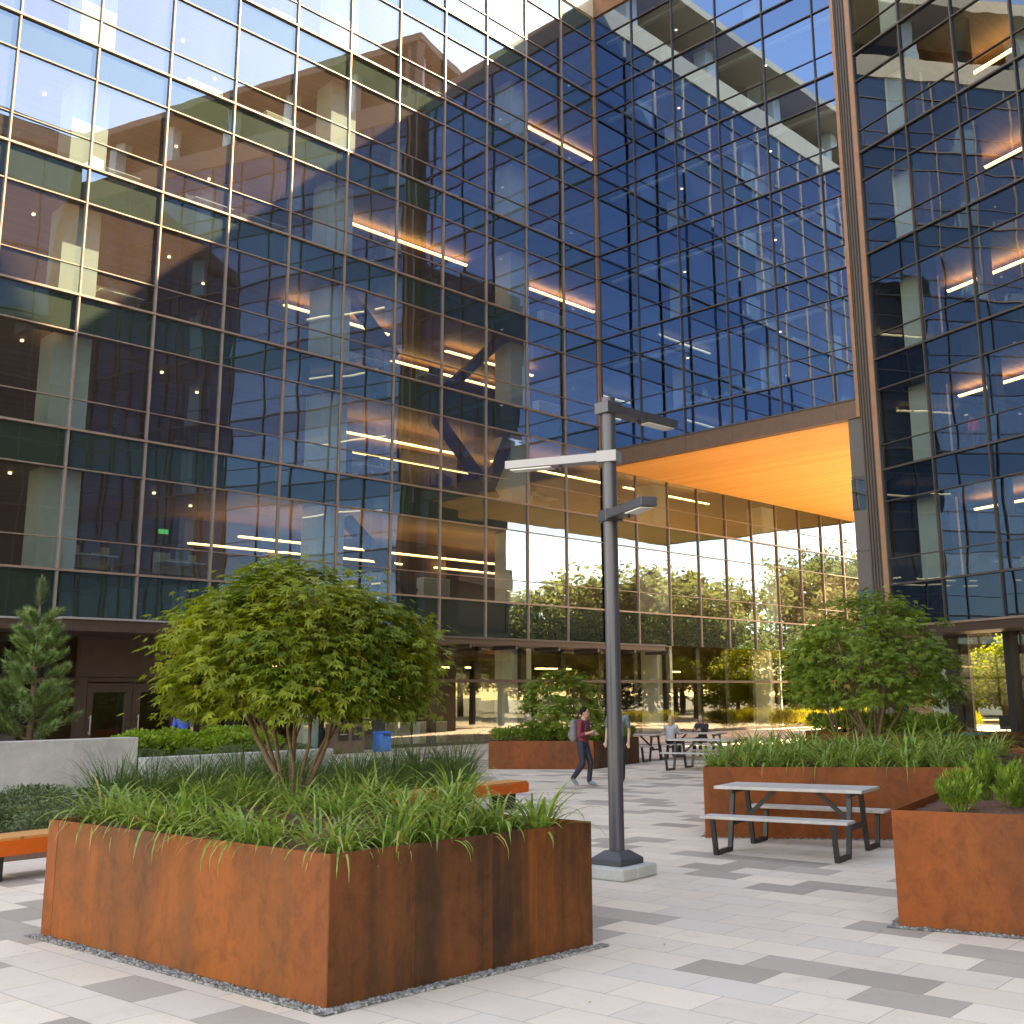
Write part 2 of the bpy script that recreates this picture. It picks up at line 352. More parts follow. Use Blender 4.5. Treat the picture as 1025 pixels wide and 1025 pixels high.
M['blackhair'] = simple('dark_hair', (.016, .010, .008), .9, spec=.1)
M['blond'] = simple('blond_hair', (.42, .27, .13), .5, 0, .2, 20)
M['brownhair'] = simple('brown_hair', (.09, .05, .03), .5, 0, .2, 20)
M['eye'] = simple('dark_eye', (.02, .015, .012), .3)
for nm, c in dict(maroon=(.17, .014, .03), navy=(.014, .016, .03), greyshirt=(.115, .135, .155), blueshirt=(.02, .07, .42), palegrey=(.42, .40, .42), blackcloth=(.012, .012, .014),
                  redcloth=(.75, .03, .015), whitecloth=(.62, .66, .72), shoe=(.16, .19, .2), greybag=(.15, .13, .135), blue=(.02, .16, .55), teal=(.05, .16, .17), cream=(.55, .47, .34), darkgrey=(.045, .045, .05), greenish=(.35, .42, .30)).items():
    M[nm] = simple(nm + '_surface', c, .7, 0, .1, 8)

# ------------------------------------------------------------------ ground
H0 = MB(); H0.quad((-900, -900, -.012), (900, -900, -.012), (900, 900, -.012), (-900, 900, -.012))
tag(H0.build('ground', M['ground']), kind='structure')
H0 = MB(); H0.quad((-35.3, -25, 0), (6.4, -25, 0), (6.4, 52, 0), (-35.3, 52, 0))
tag(H0.build('plaza_paving', M['paver']), kind='structure')
H0 = MB(); H0.quad((-35.2, 14, .004), (-32.2, 14, .004), (-32.2, 52, .004), (-35.2, 52, .004))
tag(H0.build('walkway', M['walk']), kind='structure')
H0 = MB(); H0.quad((-35.3, 52.0, -.002), (60, 52, -.002), (60, 78, -.002), (-35.3, 78, -.002))
tag(H0.build('far_pavement', M['walk']), kind='structure')

# ------------------------------------------------------------------ buildings
ST = 4.572; F = [6.03 + ST*k for k in range(8)]; BAY = 2.632; VIS = 3.29
fL = ((-35.395, 0.0), (0, 1), (1, 0))
fB = ((-35.395, 40.735), (1, 0), (0, -1))
un = math.hypot(.95, .31); fR = ((-19.85, 40.10), (.95/un, -.31/un), (-.31/un, -.95/un))
def pt(fr, s, n, z):
    O, u, nn = fr; return (O[0] + u[0]*s + nn[0]*n, O[1] + u[1]*s + nn[1]*n, z)
def pane(m, fr, s0, s1, z0, z1, n=0.0, tilt=.0055):
    t = [R_.uniform(-tilt, tilt) for _ in range(3)]
    m.add([pt(fr, s0, n + t[0], z0), pt(fr, s1, n + t[1], z0), pt(fr, s1, n + t[1] + t[2], z1), pt(fr, s0, n + t[0] + t[2], z1)], [(0, 1, 2, 3)])
def curtain(b, fr, edges, storeys, gl, sp, seen, mull=M['bronze'], zbase=None, ztop=None, mullz=None, mw=.035):
    """glass wall: each bay and storey is a window and a spandrel panel of its own"""
    rest_w, rest_s = MB(), MB()
    for k in storeys:
        for a, c in zip(edges[:-1], edges[1:]):
            w = MB() if seen((a + c)/2, k) else rest_w
            pane(w, fr, a, c, F[k], F[k] + 1.02); pane(w, fr, a, c, F[k] + 1.02, F[k] + VIS)
            if w is not rest_w: w.build('window', gl, b)
            if k < 7 and not (ztop and F[k] + VIS >= ztop):
                s_ = MB() if seen((a + c)/2, k) else rest_s
                pane(s_, fr, a, c, F[k] + VIS, F[k] + ST)
                if s_ is not rest_s: s_.build('spandrel_panel', sp, b)
    if zbase is not None:
        for a, c in zip(edges[:-1], edges[1:]):
            s_ = MB() if seen((a + c)/2, 0) else rest_s
            pane(s_, fr, a, c, zbase, F[storeys[0]])
            if s_ is not rest_s: s_.build('spandrel_panel', sp, b)
    if rest_w.f: tag(rest_w.build('window', gl, b), kind='stuff')
    if rest_s.f: tag(rest_s.build('spandrel_panel', sp, b), kind='stuff')
    z0 = zbase if zbase is not None else F[storeys[0]]; z1 = ztop or F[storeys[-1]] + ST
    for s in edges:
        za, zb = (z0, z1) if mullz is None else mullz(s)
        part(lambda m: m.obox(*fr, s - mw, s + mw, -.06, .095, za, zb), 'mullion', mull, b)
    for k in storeys:
        for zz, h, pr in ((F[k], .05*mw/.035, .11), (F[k] + 1.02, .022*mw/.035, .06), (F[k] + VIS, .028*mw/.035, .08)):
            part(lambda m: m.obox(*fr, edges[0], edges[-1], -.055, pr, zz - h, zz + h), 'transom', mull, b)

# ---- west building (left): one long glass front that runs on under the bridge
bl = thing('office_building', 'long glass office building on the left with bronze mullions, sunlit at its top', 'building', (-35.395, 20, 0))
EL = [40.735 - BAY*(20 - i) for i in range(0, 31)]
seenL = lambda s, k: 10.2 < s and (s < 40.6 or k < 2) and k < 7
up = [e for e in EL if e < 40.74]; lo = [e for e in EL if e > 40.70]
curtain(bl, fL, up, list(range(0, 7)), M['glassL'], M['spanL'], seenL, M['bronze'], 4.42, 38.05, None, .025)
curtain(bl, fL, lo, [0, 1], M['glassL'], M['spanL'], seenL, M['bronze'], 4.42, 13.05, None, .025)
# ground floor: dark posts, glass, doors
g0 = MB(); gidx = 0
for a, c in zip(EL[:-1], EL[1:]):
    if 15.5 < (a + c)/2 < 19.2: continue
    m = MB(); pane(m, fL, a, c, .12, 4.40, -.25)
    m.build('shop_window', M['glass0'], bl)
for e in EL: part(lambda m: m.obox(*fL, e - .16, e + .16, -.52, -.27, 0, 4.41), 'post', M['post'], bl)
part(lambda m: m.obox(*fL, EL[0], EL[-1], -.35, -.2, 0, .12), 'base_curb', M['bronze_dark'], bl)
part(lambda m: m.obox(*fL, EL[0], EL[-1], -.33, -.2, 2.55, 2.68), 'door_head_rail', M['entrance'], bl)
# brown entrance doors
for i, (a, c) in enumerate(((15.72, 17.22), (17.30, 18.86))):
    d = part(lambda m: (m.obox(*fL, a, a + .2, -.3, -.1, 0, 2.5), m.obox(*fL, c - .2, c, -.3, -.1, 0, 2.5), m.obox(*fL, a + .2, c - .2, -.3, -.1, 2.22, 2.5), m.obox(*fL, a + .2, c - .2, -.3, -.1, 0, .3)), 'door', M['entrance'], bl)
    part(lambda m: pane(m, fL, a + .2, c - .2, .3, 2.22, -.2), 'door_glass', M['glass0'], d)
    part(lambda m: (m.tube([pt(fL, a + .12, .0, .9), pt(fL, a + .12, .0, 1.5)], .022), m.obox(*fL, a + .10, a + .14, -.11, .0, .95, .99), m.obox(*fL, a + .10, a + .14, -.11, .0, 1.41, 1.45)), 'handle', M['armlight'], d)
part(lambda m: m.obox(*fL, 15.4, 19.2, -.34, -.12, 2.7, 4.4), 'entrance_panel', M['entrance'], bl)
for a, c, q in ((15.4, 15.70, 2.695), (18.88, 19.2, 2.695), (17.23, 17.29, 2.55)): part(lambda m: m.obox(*fL, a, c, -.36, -.08, 0, q), 'door_frame', M['entrance'], bl)
# canopies
c_ = part(lambda m: m.obox(*fL, 2, 13.4, .12, 2.0, 4.02, 4.30), 'canopy', M['entrance'], bl)
part(lambda m: m.obox(*fL, 1.97, 13.42, .1, 2.06, 4.302, 4.36), 'edge_flashing', M['armlight'], c_)
c_ = part(lambda m: (m.obox(*fL, 13.43, 21.5, .12, 3.1, 3.95, 4.28),), 'canopy', M['entrance'], bl)
part(lambda m: m.obox(*fL, 13.40, 21.53, .1, 3.16, 4.282, 4.34), 'edge_flashing', M['armlight'], c_)
c_ = part(lambda m: m.obox(*fL, 21.53, 43.3, .12, 1.7, 4.05, 4.27), 'canopy', M['entrance'], bl)
part(lambda m: m.obox(*fL, 21.55, 43.33, .1, 1.76, 4.272, 4.34), 'edge_flashing', M['bronze_dark'], c_)
for i in range(9): part(lambda m: m.obox(*fL, 22.6 + i*2.63, 22.72 + i*2.63, .13, 1.62, 3.9, 4.05), 'canopy_bracket', M['bronze_dark'], c_)
# floors, ceilings, walls
for k, z in enumerate(F):
    e1 = 112.0 if k <= 2 else 52.0
    part(lambda m: m.obox(*fL, EL[0], e1, -14.5, -.16, z - .42, z - .02), 'floor_slab', M['carpet'], bl)
    part(lambda m: m.obox(*fL, EL[0], e1, -14.5, -.16, z - 1.22, z - .43), 'ceiling', M['ceiling'], bl)
part(lambda m: m.obox(*fL, EL[0], 112, -14.8, -14.5, 0, 38.1), 'back_wall', M['innerwall'], bl)
part(lambda m: m.obox(*fL, 111.7, 112, -14.49, -.1, 0, 14), 'end_wall', M['innerwall'], bl)
part(lambda m: m.obox(*fL, 67.1, 111.69, -.2, 0, 0, 14), 'far_facade', M['glassD'], bl)
part(lambda m: m.obox(*fL, 51.7, 52, -14.49, -.1, 16, 38), 'end_wall', M['innerwall'], bl)
part(lambda m: m.obox(*fL, EL[0], 52, -14.8, .02, 38.06, 38.4), 'roof_slab', M['beige'], bl)
part(lambda m: m.obox(*fL, EL[0], 40.7, -.5, .10, 38.12, 39.5), 'roof_fascia', M['beige'], bl)
for k in range(7):     # inner room partitions
    for j in range(3):
        s0 = 8 + j*11.5 + R_.uniform(0, 3); dpt = R_.uniform(5.5, 9)
        if k >= 2 or True:
            part(lambda m: m.obox(*fL, s0, s0 + R_.uniform(3, 6), -dpt - .15, -dpt, F[k] - .015, F[k] + VIS + .05), 'partition_wall', M['innerwall'] if R_.random() < .65 else M['carpet'], bl)
for i in (6, 10, 14, 18, 22, 26):
    e = EL[i]
    part(lambda m: m.obox(*fL, e - .45, e + .8, -1.7, -.6, 4.5 if e < 20 else 0, 38 if e < 41 else 13), 'column', M['column'], bl)
# steel braces behind the glass
for (s0, z0, s1, z1) in ((24.9, 19.2, 28.3, 16.3), (34.9, 18.9, 31.2, 15.4), (30.7, 14.0, 34.2, 10.8), (35.2, 14.0, 33.6, 10.8), (31.2, 4.2, 34.4, .2), (26, 9.0, 29.5, 6.2)):
    part(lambda m: m.bar(pt(fL, s0, -.85, z0), pt(fL, s1, -.85, z1), .42, .42), 'brace', M['brace'], bl)
# ceiling strip lights (lit)
def strip(b, fr, s0, s1, n, z):
    o = part(lambda m: m.obox(*fr, s0, s1, n - .045, n + .045, z - .03, z + .03), 'ceiling_light', M['strip'], b)
    part(lambda m: m.add([pt(fr, s0, n - .1, z + .034), pt(fr, s1, n - .1, z + .034), pt(fr, s1, n + .1, z + .034), pt(fr, s0, n + .1, z + .034)], [(0, 1, 2, 3)]), 'uplight', M['uplight'], o)
for (k, dz, n, segs) in ((0, 2.15, -3, [(22.5, 29), (30, 38.5), (39.5, 45)]), (0, 2.15, -6, [(22, 33), (35, 44)]),
                         (1, 2.6, -3, [(26.5, 34.3), (36, 44.5), (46, 54)]), (1, 2.6, -6, [(30, 40)]),
                         (2, 2.95, -3, [(24.1, 29.6), (33, 38.9)]), (2, 2.95, -6, [(32, 40)]), (3, 3.08, -3, [(26.8, 34.3), (38.3, 43.8)]), (5, 3.1, -3, [(38.3, 43.8)])):
    for a, c in segs: strip(bl, fL, a, c, n, F[k] + dz)
for (s0, n, z) in ((33, -4, 3.3), (40, -4, 3.3), (48, -3, 3.2), (24, -5, 3.3)): strip(bl, fL, s0, s0 + 2.6, n, z)
for k in range(0, 7):
    for (s0, n) in ((13.5, -2.2), (18.6, -2.4), (20.9, -4.0)):
        part(lambda m: m.obox(*fL, s0, s0 + .09, n - .045, n + .045, F[k] + VIS - .008, F[k] + VIS + .07), 'downlight', M['dot'], bl)
part(lambda m: m.obox(*fL, 20.2, 20.6, -5, -4.97, 8.3, 8.48), 'exit_sign', M['exit'], bl)
# set-back top floor with white columns under a flat roof
part(lambda m: m.obox(*fL, EL[0], 66, -12, -4.0, 39.5, 43.0), 'penthouse_wall', M['innerwall'], bl)
part(lambda m: m.obox(*fL, EL[0], 67, -12.5, .3, 43.0, 43.5), 'penthouse_roof', M['beige'], bl)
part(lambda m: m.obox(*fL, EL[0], 67, -12.5, -.2, 43.52, 44.1), 'roof_edge', M['beige'], bl)
for i in range(0, 26, 3): part(lambda m: m.obox(*fL, EL[i] - .45, EL[i] + .45, -2.4, -1.5, 39.5, 43.0), 'roof_column', M['column'], bl)

# ---- bridge building spanning the underpass
bb = thing('bridge_building', 'blue glass office bridge spanning the underpass with an orange cedar soffit', 'building', (-28, 45, 13))
EB = [0.02 + BAY*i for i in range(6)] + [14.3]
curtain(bb, fB, EB, list(range(2, 7)), M['glassB'], M['spanB'], lambda s, k: True, M['bronze_dark'], 13.93, 38.05, None, .019)
part(lambda m: m.obox(*fB, -.05, .09, -.1, .16, 13.1, 38.6), 'corner_mullion', M['copper'], bb)
part(lambda m: m.obox(*fB, .02, 14.6, -.25, .04, 13.10, 13.86), 'fascia_beam', M['brownmetal'], bb)
part(lambda m: m.obox(*fB, .02, 14.6, -.2, .09, 13.862, 13.93), 'beam_flashing', M['bronze_dark'], bb)
for i in range(1, 6): part(lambda m: m.obox(*fB, EB[i] - .012, EB[i] + .012, -.02, .046, 13.11, 13.85), 'panel_joint', M['bronze_dark'], bb)
part(lambda m: m.box(-35.37, 41.0, 13.08, -19.6, 66.0, 13.3), 'soffit', M['soffit'], bb)
part(lambda m: m.box(-35.37, 66.003, 13.05, -19.6, 66.3, 38.0), 'rear_wall', M['greypanel'], bb)
for k in range(2, 7):
    part(lambda m: m.box(-35.2, 40.95, F[k] - .42, -20.2, 54, F[k] - .02), 'floor_slab', M['carpet'], bb)
    part(lambda m: m.box(-35.2, 40.95, F[k] + VIS + .02, -20.2, 54, F[k] + ST - .43), 'ceiling', M['ceilpale'], bb)
    part(lambda m: m.box(-34.9, 41.25, F[k] + VIS - .14, -20.6, 41.5, F[k] + VIS + .0), 'blind_box', M['column'], bb)
part(lambda m: m.box(-35.2, 51.5, 13.4, -20.2, 51.8, 38), 'back_wall', M['palewall'], bb)
part(lambda m: m.box(-35.38, 40.75, 38.06, -19.6, 66, 38.4), 'roof_slab', M['brownmetal'], bb)
part(lambda m: m.obox(*fB, .0, 14.6, -.4, .10, 38.1, 39.4), 'roof_fascia', M['brownmetal'], bb)
for (x, y) in ((-32.7, 44.2), (-27.4, 44.2), (-22.2, 44.2)):
    part(lambda m: m.box(x - .4, y - .4, 13.4, x + .4, y + .4, 38), 'column', M['column'], bb)
for k in range(2, 7):
    for j, x in enumerate((-33.2, -30.1, -25.2)):
        if (j + k) % 3 == 0: continue
        part(lambda m: m.box(x, 46.2, F[k] - .015, x + .14, 51.4, F[k] + VIS), 'partition_wall', M['palewall'], bb)
    for (x, y) in ((-31.5, 43), (-26, 42.8)):
        part(lambda m: m.box(x - .05, y - .05, F[k] + VIS - .02, x + .05, y + .05, F[k] + VIS + .05), 'downlight', M['dot'], bb)
# pier of grey panels beside the underpass
pier = part(lambda m: m.box(-21.75, 40.78, 0, -20.2, 43.5, 13.09), 'pier', M['greypanel'], bb)
part(lambda m: (m.box(-21.78, 40.755, 10.6, -20.3, 40.78, 10.64), m.box(-21.78, 40.755, 7.55, -20.3, 40.78, 7.6)), 'panel_joint', M['bronze_dark'], pier)
for za, zb in ((9.25, 10.55), (4.2, 6.0)): part(lambda m: m.box(-21.76, 40.74, za, -20.3, 40.775, zb), 'dark_panel', M['glassD'], pier)

# ---- east building (right), turned a little towards the plaza
br = thing('office_building', 'dark glass office building on the right, turned towards the plaza behind the leafy maple', 'building', (-12, 42, 0))
ER = [-.18 + 2.62*i for i in range(0, 12)]
curtain(br, fR, ER, list(range(0, 7)), M['glassR'], M['spanR'], lambda s, k: s < 10.5, M['bronze_dark'], 4.35, 38.05, None, .028)
for i, e in enumerate(ER[1:5]): part(lambda m: m.obox(*fR, e - .2, e + .2, -.75, -.35, 0, 38), 'inner_post', M['post'], br)
for e in ER: part(lambda m: m.obox(*fR, e - .15, e + .15, -.3, .1, 0, 4.34), 'post', M['post'], br)
for a, c in zip(ER[:-1], ER[1:]): part(lambda m: pane(m, fR, a, c, .05, 4.34, -.1), 'shop_window', M['glass0'], br)
c_ = part(lambda m: m.obox(*fR, -1.2, 20, .14, 1.9, 3.93, 4.22), 'canopy', M['entrance'], br)
part(lambda m: m.obox(*fR, -1.25, 20, .12, 1.97, 4.222, 4.30), 'edge_flashing', M['bronze'], c_)
for k, z in enumerate(F):
    part(lambda m: m.obox(*fR, ER[0] - .3, ER[-1], -14, -.16, z - .42, z - .02), 'floor_slab', M['carpet'], br)
    part(lambda m: m.obox(*fR, ER[0] - .3, ER[-1], -14, -.16, z - 1.22, z - .43), 'ceiling', M['ceiling'], br)
for k in (1, 2, 3, 4, 5, 6):
    part(lambda m: m.obox(*fR, ER[0] + .1, ER[-1], -13.6, -13.4, F[k] - .01, F[k] + VIS), 'back_wall', M['innerwall'] if k != 1 else M['cream'], br)
for zz in ((F[0], 9.3), (0.05, 4.4)):
    for i in range(0, 6): part(lambda m: pane(m, fR, ER[i], ER[i+1], zz[0], zz[1], -13.7), 'rear_window', M['glass0'], br)
    for e in ER: part(lambda m: m.obox(*fR, e - .16, e + .16, -13.9, -13.55, zz[0], zz[1]), 'rear_post', M['post'], br)
part(lambda m: m.obox(*fR, ER[6] + .2, ER[-1], -13.75, -13.6, .05, 9.3), 'rear_wall', M['innerwall'], br)
part(lambda m: m.obox(*fR, ER[0], ER[6], -13.8, -13.6, F[0] + .98, F[0] + 1.06), 'rear_rail', M['post'], br)
part(lambda m: m.obox(*fR, ER[0] - .1, ER[0] + .05, -13.4, -.3, 4.5, 38), 'end_wall', M['innerwall'], br)
for e in (1.1, 9.2, 17.3): part(lambda m: m.obox(*fR, e - .55, e + .55, -2.0, -.95, 0, 38), 'column', M['column'], br)
for (k, dz, segs) in ((4, 2.6, [(3, 9.5)]), (3, 2.9, [(3.6, 9.5)]), (2, 3.0, [(1.2, 9)]), (1, 3.05, [(1.3, 9.5)]), (0, 2.92, [(1.6, 10)])):
    for a, c in segs:
        strip(br, fR, a, c, -3, F[k] + dz)
part(lambda m: m.obox(*fR, ER[0] - .6, ER[-1], -14.2, .02, 38.06, 38.4), 'roof_slab', M['beige'], br)
part(lambda m: m.obox(*fR, ER[0] - .6, ER[-1], -.5, .10, 38.1, 39.5), 'roof_fascia', M['copper'], br)
part(lambda m: m.obox(*fR, ER[0] - .4, ER[-1], -12, -2.5, 39.5, 43.0), 'penthouse_wall', M['innerwall'], br)
part(lambda m: m.obox(*fR, ER[0] - 1.2, ER[-1], -12.5, .3, 43.0, 43.5), 'penthouse_roof', M['copper'], br)
for i in range(0, 11, 2): part(lambda m: m.obox(*fR, ER[i] - .35, ER[i] + .35, -1.8, -1.1, 39.5, 43.0), 'roof_column', M['column'], br)
part(lambda m: m.obox(*fR, ER[-1] + .02, ER[-1] + .3, -13.9, .1, 0, 38.05), 'end_wall', M['innerwall'], br)
part(lambda m: m.obox(*fR, 14.6, 14.8, -13.5, -.4, 0.02, 4.7), 'partition_wall', M['innerwall'], br)
# ribbed metal fin where the bridge meets the east building
finm = simple('ribbed_dark_metal', (.075, .056, .050), .5, .3, .1)
def ribs(m):
    n = 9
    for i in range(n):
        x0 = -20.9 + .55*i/n; m.box(x0, 40.28 + (.05 if i % 2 else 0), 4.0, x0 + .55/n, 40.74, 43.0)
fin = part(ribs, 'ribbed_fin', finm, bb)
part(lambda m: m.box(-20.348, 40.2, 4.0, -19.98, 40.9, 43.2), 'fin_cap', M['copper'], fin)
part(lambda m: m.box(-21.06, 40.22, 13.0, -20.902, 40.74, 43.2), 'fin_cap', M['copper'], fin)

# ---- building along the right edge of the plaza, seen only in reflections
bd = thing('office_building', 'tall dark glass office building beyond the right edge, seen only as a reflection', 'building', (6.6, 18, 0))
part(lambda m: m.box(6.6, 4.9, 0, 21, 31.2, 41.5), 'wall', M['glassD'], bd)
part(lambda m: m.box(6.3, 4.6, 41.5, 21.3, 31.4, 43), 'roof', M['brownmetal'], bd)
for i in range(11): part(lambda m: m.box(6.5, 4.9 + i*2.63 - .04, 0, 6.597, 4.9 + i*2.63 + .04, 41.49), 'mullion', M['bronze_dark'], bd)
for z in F: part(lambda m: m.box(6.51, 4.9, z - .06, 6.596, 31.2, z + .06), 'transom', M['bronze_dark'], bd)
# ------------------------------------------------------------------ planters
def planter(name, label, pts, h, mats, soilz, loc=None, mound=0.0):
    """open steel box: one panel per side, soil inside"""
    cx = sum(p[0] for p in pts)/len(pts); cy = sum(p[1] for p in pts)/len(pts)
    t = thing(name, label, 'planter', (cx, cy, 0))
    n = len(pts); tk = .014
    ctr = Vector((cx, cy))
    inn = []
    for i in range(n):       # inner offset polygon
        p0, p1, p2 = (Vector(pts[(i + d) % n]) for d in (-1, 0, 1))
        a = (p1 - p0).normalized(); b = (p2 - p1).normalized()
        na = Vector((-a.y, a.x)); nb = Vector((-b.y, b.x))
        q = (na + nb).normalized(); inn.append(p1 + q*tk/max(.3, q.dot(na)))
    for i in range(n):
        m = MB(); a, b = pts[i], pts[(i+1) % n]; c, d = inn[(i+1) % n], inn[i]
        v = [(*a, 0), (*b, 0), (*c, 0), (*d, 0), (*a, h), (*b, h), (*c, h), (*d, h)]
        m.add(v, [(0, 1, 5, 4), (2, 3, 7, 6), (4, 5, 6, 7), (3, 2, 1, 0)])
        m.build('steel_panel', mats[i % len(mats)], t)
    m = MB(); G = 26          # soil: bilinear grid with a rough, slightly heaped top
    def bil(u, v):
        P = [Vector(p) for p in inn]
        if n == 4: return (P[0]*(1-u) + P[1]*u)*(1-v) + (P[3]*(1-u) + P[2]*u)*v
    vs = []; 
    for j in range(G + 1):
        for i in range(G + 1):
            p = bil(i/G, j/G); e = min(i, j, G - i, G - j)/G
            vs.append((p.x, p.y, soilz + mound*min(1, e*4) + R_.uniform(-.012, .018)))
    m.add(vs, [(j*(G+1)+i, j*(G+1)+i+1, (j+1)*(G+1)+i+1, (j+1)*(G+1)+i) for j in range(G) for i in range(G)])
    m.build('soil', M['soil'], t, smooth=True)
    return t, bil
near_pts = [(-9.90, 4.14), (-6.15, 4.37), (-6.08, 6.79), (-9.86, 6.70)]
pn, bilN = planter('steel_planter', 'large rusty steel planter in front with the round green maple in it', near_pts, .93, [M['cortenA'], M['cortenB'], M['cortenA'], M['cortenB']], .83, mound=.2)
mid_pts = [(-9.33, 12.75), (-6.33, 14.57), (-7.3, 20.2), (-12.4, 18.3)]
pm, bilM = planter('steel_planter', 'rusty steel planter right behind the front picnic table, full of strap grass', mid_pts, .93, [M['cortenC'], M['cortenB'], M['cortenC'], M['cortenC']], .83, mound=.08)
rt_pts = [(-4.62, 8.97), (-1.3, 9.82), (-2.0, 13.3), (-5.35, 12.1)]
pr_, bilR = planter('steel_planter', 'rusty steel planter cut by the right edge, with bark mulch and small bushes', rt_pts, .93, [M['cortenC'], M['cortenB'], M['cortenC'], M['cortenC']], .86, mound=.06)
far_pts = [(-22.65, 21.15), (-20.15, 22.65), (-21.0, 25.6), (-24.4, 24.2)]
pf, bilF = planter('steel_planter', 'low rusty steel planter behind the walking woman, holding one round bush', far_pts, .74, [M['cortenC'], M['cortenB'], M['cortenC'], M['cortenC']], .66, mound=.08)
bk_pts = [(-16.4, 27.2), (-11.4, 24.0), (-10.2, 27.0), (-15.0, 30.2)]
pk, bilK = planter('steel_planter', 'far rusty steel planter behind the picnic tables with low dark shrubs', bk_pts, .93, [M['cortenC'], M['cortenB'], M['cortenC'], M['cortenC']], .84)

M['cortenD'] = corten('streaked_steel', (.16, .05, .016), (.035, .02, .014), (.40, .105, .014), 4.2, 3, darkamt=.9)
def plate(t, p, q, f0, f1, z0, z1, mat, name, th=.003):
    p, q = Vector(p), Vector(q); d = (q - p).normalized(); n = Vector((d.y, -d.x)); a = p.lerp(q, f0); b = p.lerp(q, f1); m = MB()
    v = [(*(k + n*e), z) for z in (z0, z1) for k, e in ((a, -.001), (a, th), (b, th), (b, -.001))]
    m.add(v, [(0, 1, 2, 3), (7, 6, 5, 4), (1, 0, 4, 5), (2, 1, 5, 6), (3, 2, 6, 7), (0, 3, 7, 4)]); m.build(name, mat, t)
plate(pn, near_pts[1], near_pts[2], .57, .9985, .004, .926, M['cortenD'], 'cover_plate')
plate(pn, near_pts[0], near_pts[1], .906, .9985, .004, .926, M['cortenC'], 'cover_plate')
plate(pn, near_pts[0], near_pts[1], .0015, .045, .004, .926, M['cortenC'], 'cover_plate')
plate(pm, mid_pts[0], mid_pts[1], .86, .9985, .004, .926, M['cortenA'], 'cover_plate')
# gravel strips round the planters
def gravel(pts, n, wdt, name='gravel'):
    m = MB(); L = len(pts)
    for _ in range(n):
        i = R_.randrange(len(pts) - 1); a, b = Vector(pts[i]), Vector(pts[i+1]); t = R_.random(); d = (b - a).normalized(); nn = Vector((d.y, -d.x))
        p = a.lerp(b, t) + nn*R_.uniform(.0, wdt); r = R_.uniform(.006, .016)
        m.ball((p.x, p.y, r*.55), (r*R_.uniform(.8, 1.4), r*R_.uniform(.8, 1.3), r*R_.uniform(.6, .9)), 5, 4)
    tag(m.build(name, M['gravel']), kind='stuff')
def strip_bed(pts, wdt):
    m = MB()
    for a, b in zip(pts[:-1], pts[1:]):
        a, b = Vector(a), Vector(b); d = (b - a).normalized(); nn = Vector((d.y, -d.x))
        m.quad((*(a - d*wdt), .005), (*(b + d*wdt), .005), (*(b + nn*wdt + d*wdt), .005), (*(a + nn*wdt - d*wdt), .005))
    tag(m.build('gravel_bed', M['gravel']), kind='structure')
gravel([near_pts[0], near_pts[1], near_pts[2]], 3000, .10); strip_bed([near_pts[0], near_pts[1]], .10); 
m = MB(); a, b = near_pts[1], near_pts[2]; m.quad((a[0], a[1] - .1, .009), (a[0] + .1, a[1] - .1, .009), (b[0] + .1, b[1] + .1, .009), (b[0], b[1] + .1, .009)); tag(m.build('gravel_bed', M['gravel']), kind='structure')
gravel([rt_pts[3], rt_pts[0], rt_pts[1]], 1100, .09); strip_bed([rt_pts[0], rt_pts[1]], .09)
gravel([mid_pts[3], mid_pts[0], mid_pts[1]], 500, .07)

m = MB()
for _ in range(46):
    x, y = R_.uniform(-9.5, -2.5), R_.uniform(3.2, 14); a = R_.uniform(0, 6.28); L = R_.uniform(.012, .035)
    t = Vector((math.cos(a), math.sin(a), R_.uniform(0, .3)))*L; q = Vector((-math.sin(a), math.cos(a), R_.uniform(-.2, .3)))*L*.45; p = Vector((x, y, .012))
    m.add([p, p + t*.5 - q, p + t, p + t*.5 + q], [(0, 1, 2, 3)])
tag(m.build('fallen_leaves', M['grassdry']), kind='stuff')
# ------------------------------------------------------------------ plants
def blade(m, base, az, L, w, bend, lean, seg=6):
    p = Vector(base); th = lean; pts = []
    d0 = Vector((math.cos(az), math.sin(az), 0)); sd = Vector((-math.sin(az), math.cos(az), 0))
    tw = R_.uniform(-.4, .4)
    for i in range(seg + 1):
        f = i/seg; ww = w*(1 - f**2.2)*.5 + .0007
        s_ = sd*math.cos(tw*f) + Vector((0, 0, 1))*math.sin(tw*f)*.6
        pts.append((p - s_*ww, p + s_*ww))
        th += bend/seg*(.35 + 1.3*f)
        p = p + (d0*math.sin(th) + Vector((0, 0, 1))*math.cos(th))*L/seg
    v = [q for a in pts for q in a]
    m.add(v, [(2*i, 2*i+1, 2*i+3, 2*i+2) for i in range(seg)])
def tuft_mesh(n, L, w, spread, dry=.05):
    m = MB()
    for _ in range(n):
        az = R_.uniform(0, 6.283); r = spread*R_.random()**.7
        m.cur = 1 if R_.random() < dry else 0
        a2 = az + R_.uniform(-.7, .7)
        blade(m, (r*math.cos(az), r*math.sin(az), -.02), a2, L*R_.uniform(.5, 1.2), w*R_.uniform(.7, 1.25), R_.uniform(1.1, 2.7), R_.uniform(.1, .85), 7)
    return m
def proto(m, name, mats, smooth=False):
    o = m.build(name, mats, smooth=smooth); COL.objects.unlink(o); return o
def put(pr, name, loc, rz, s, label, cat, group):
    o = pr.copy(); o.name = name; COL.objects.link(o); o.location = loc; o.rotation_euler = (0, 0, rz); o.scale = (s, s, s*R_.uniform(.9, 1.1))
    return tag(o, label, cat, group)
tufts = [proto(tuft_mesh(64, .67, .028, .12, .09), 'grass_clump', [M['grass'], M['grassdry']]) for _ in range(5)]
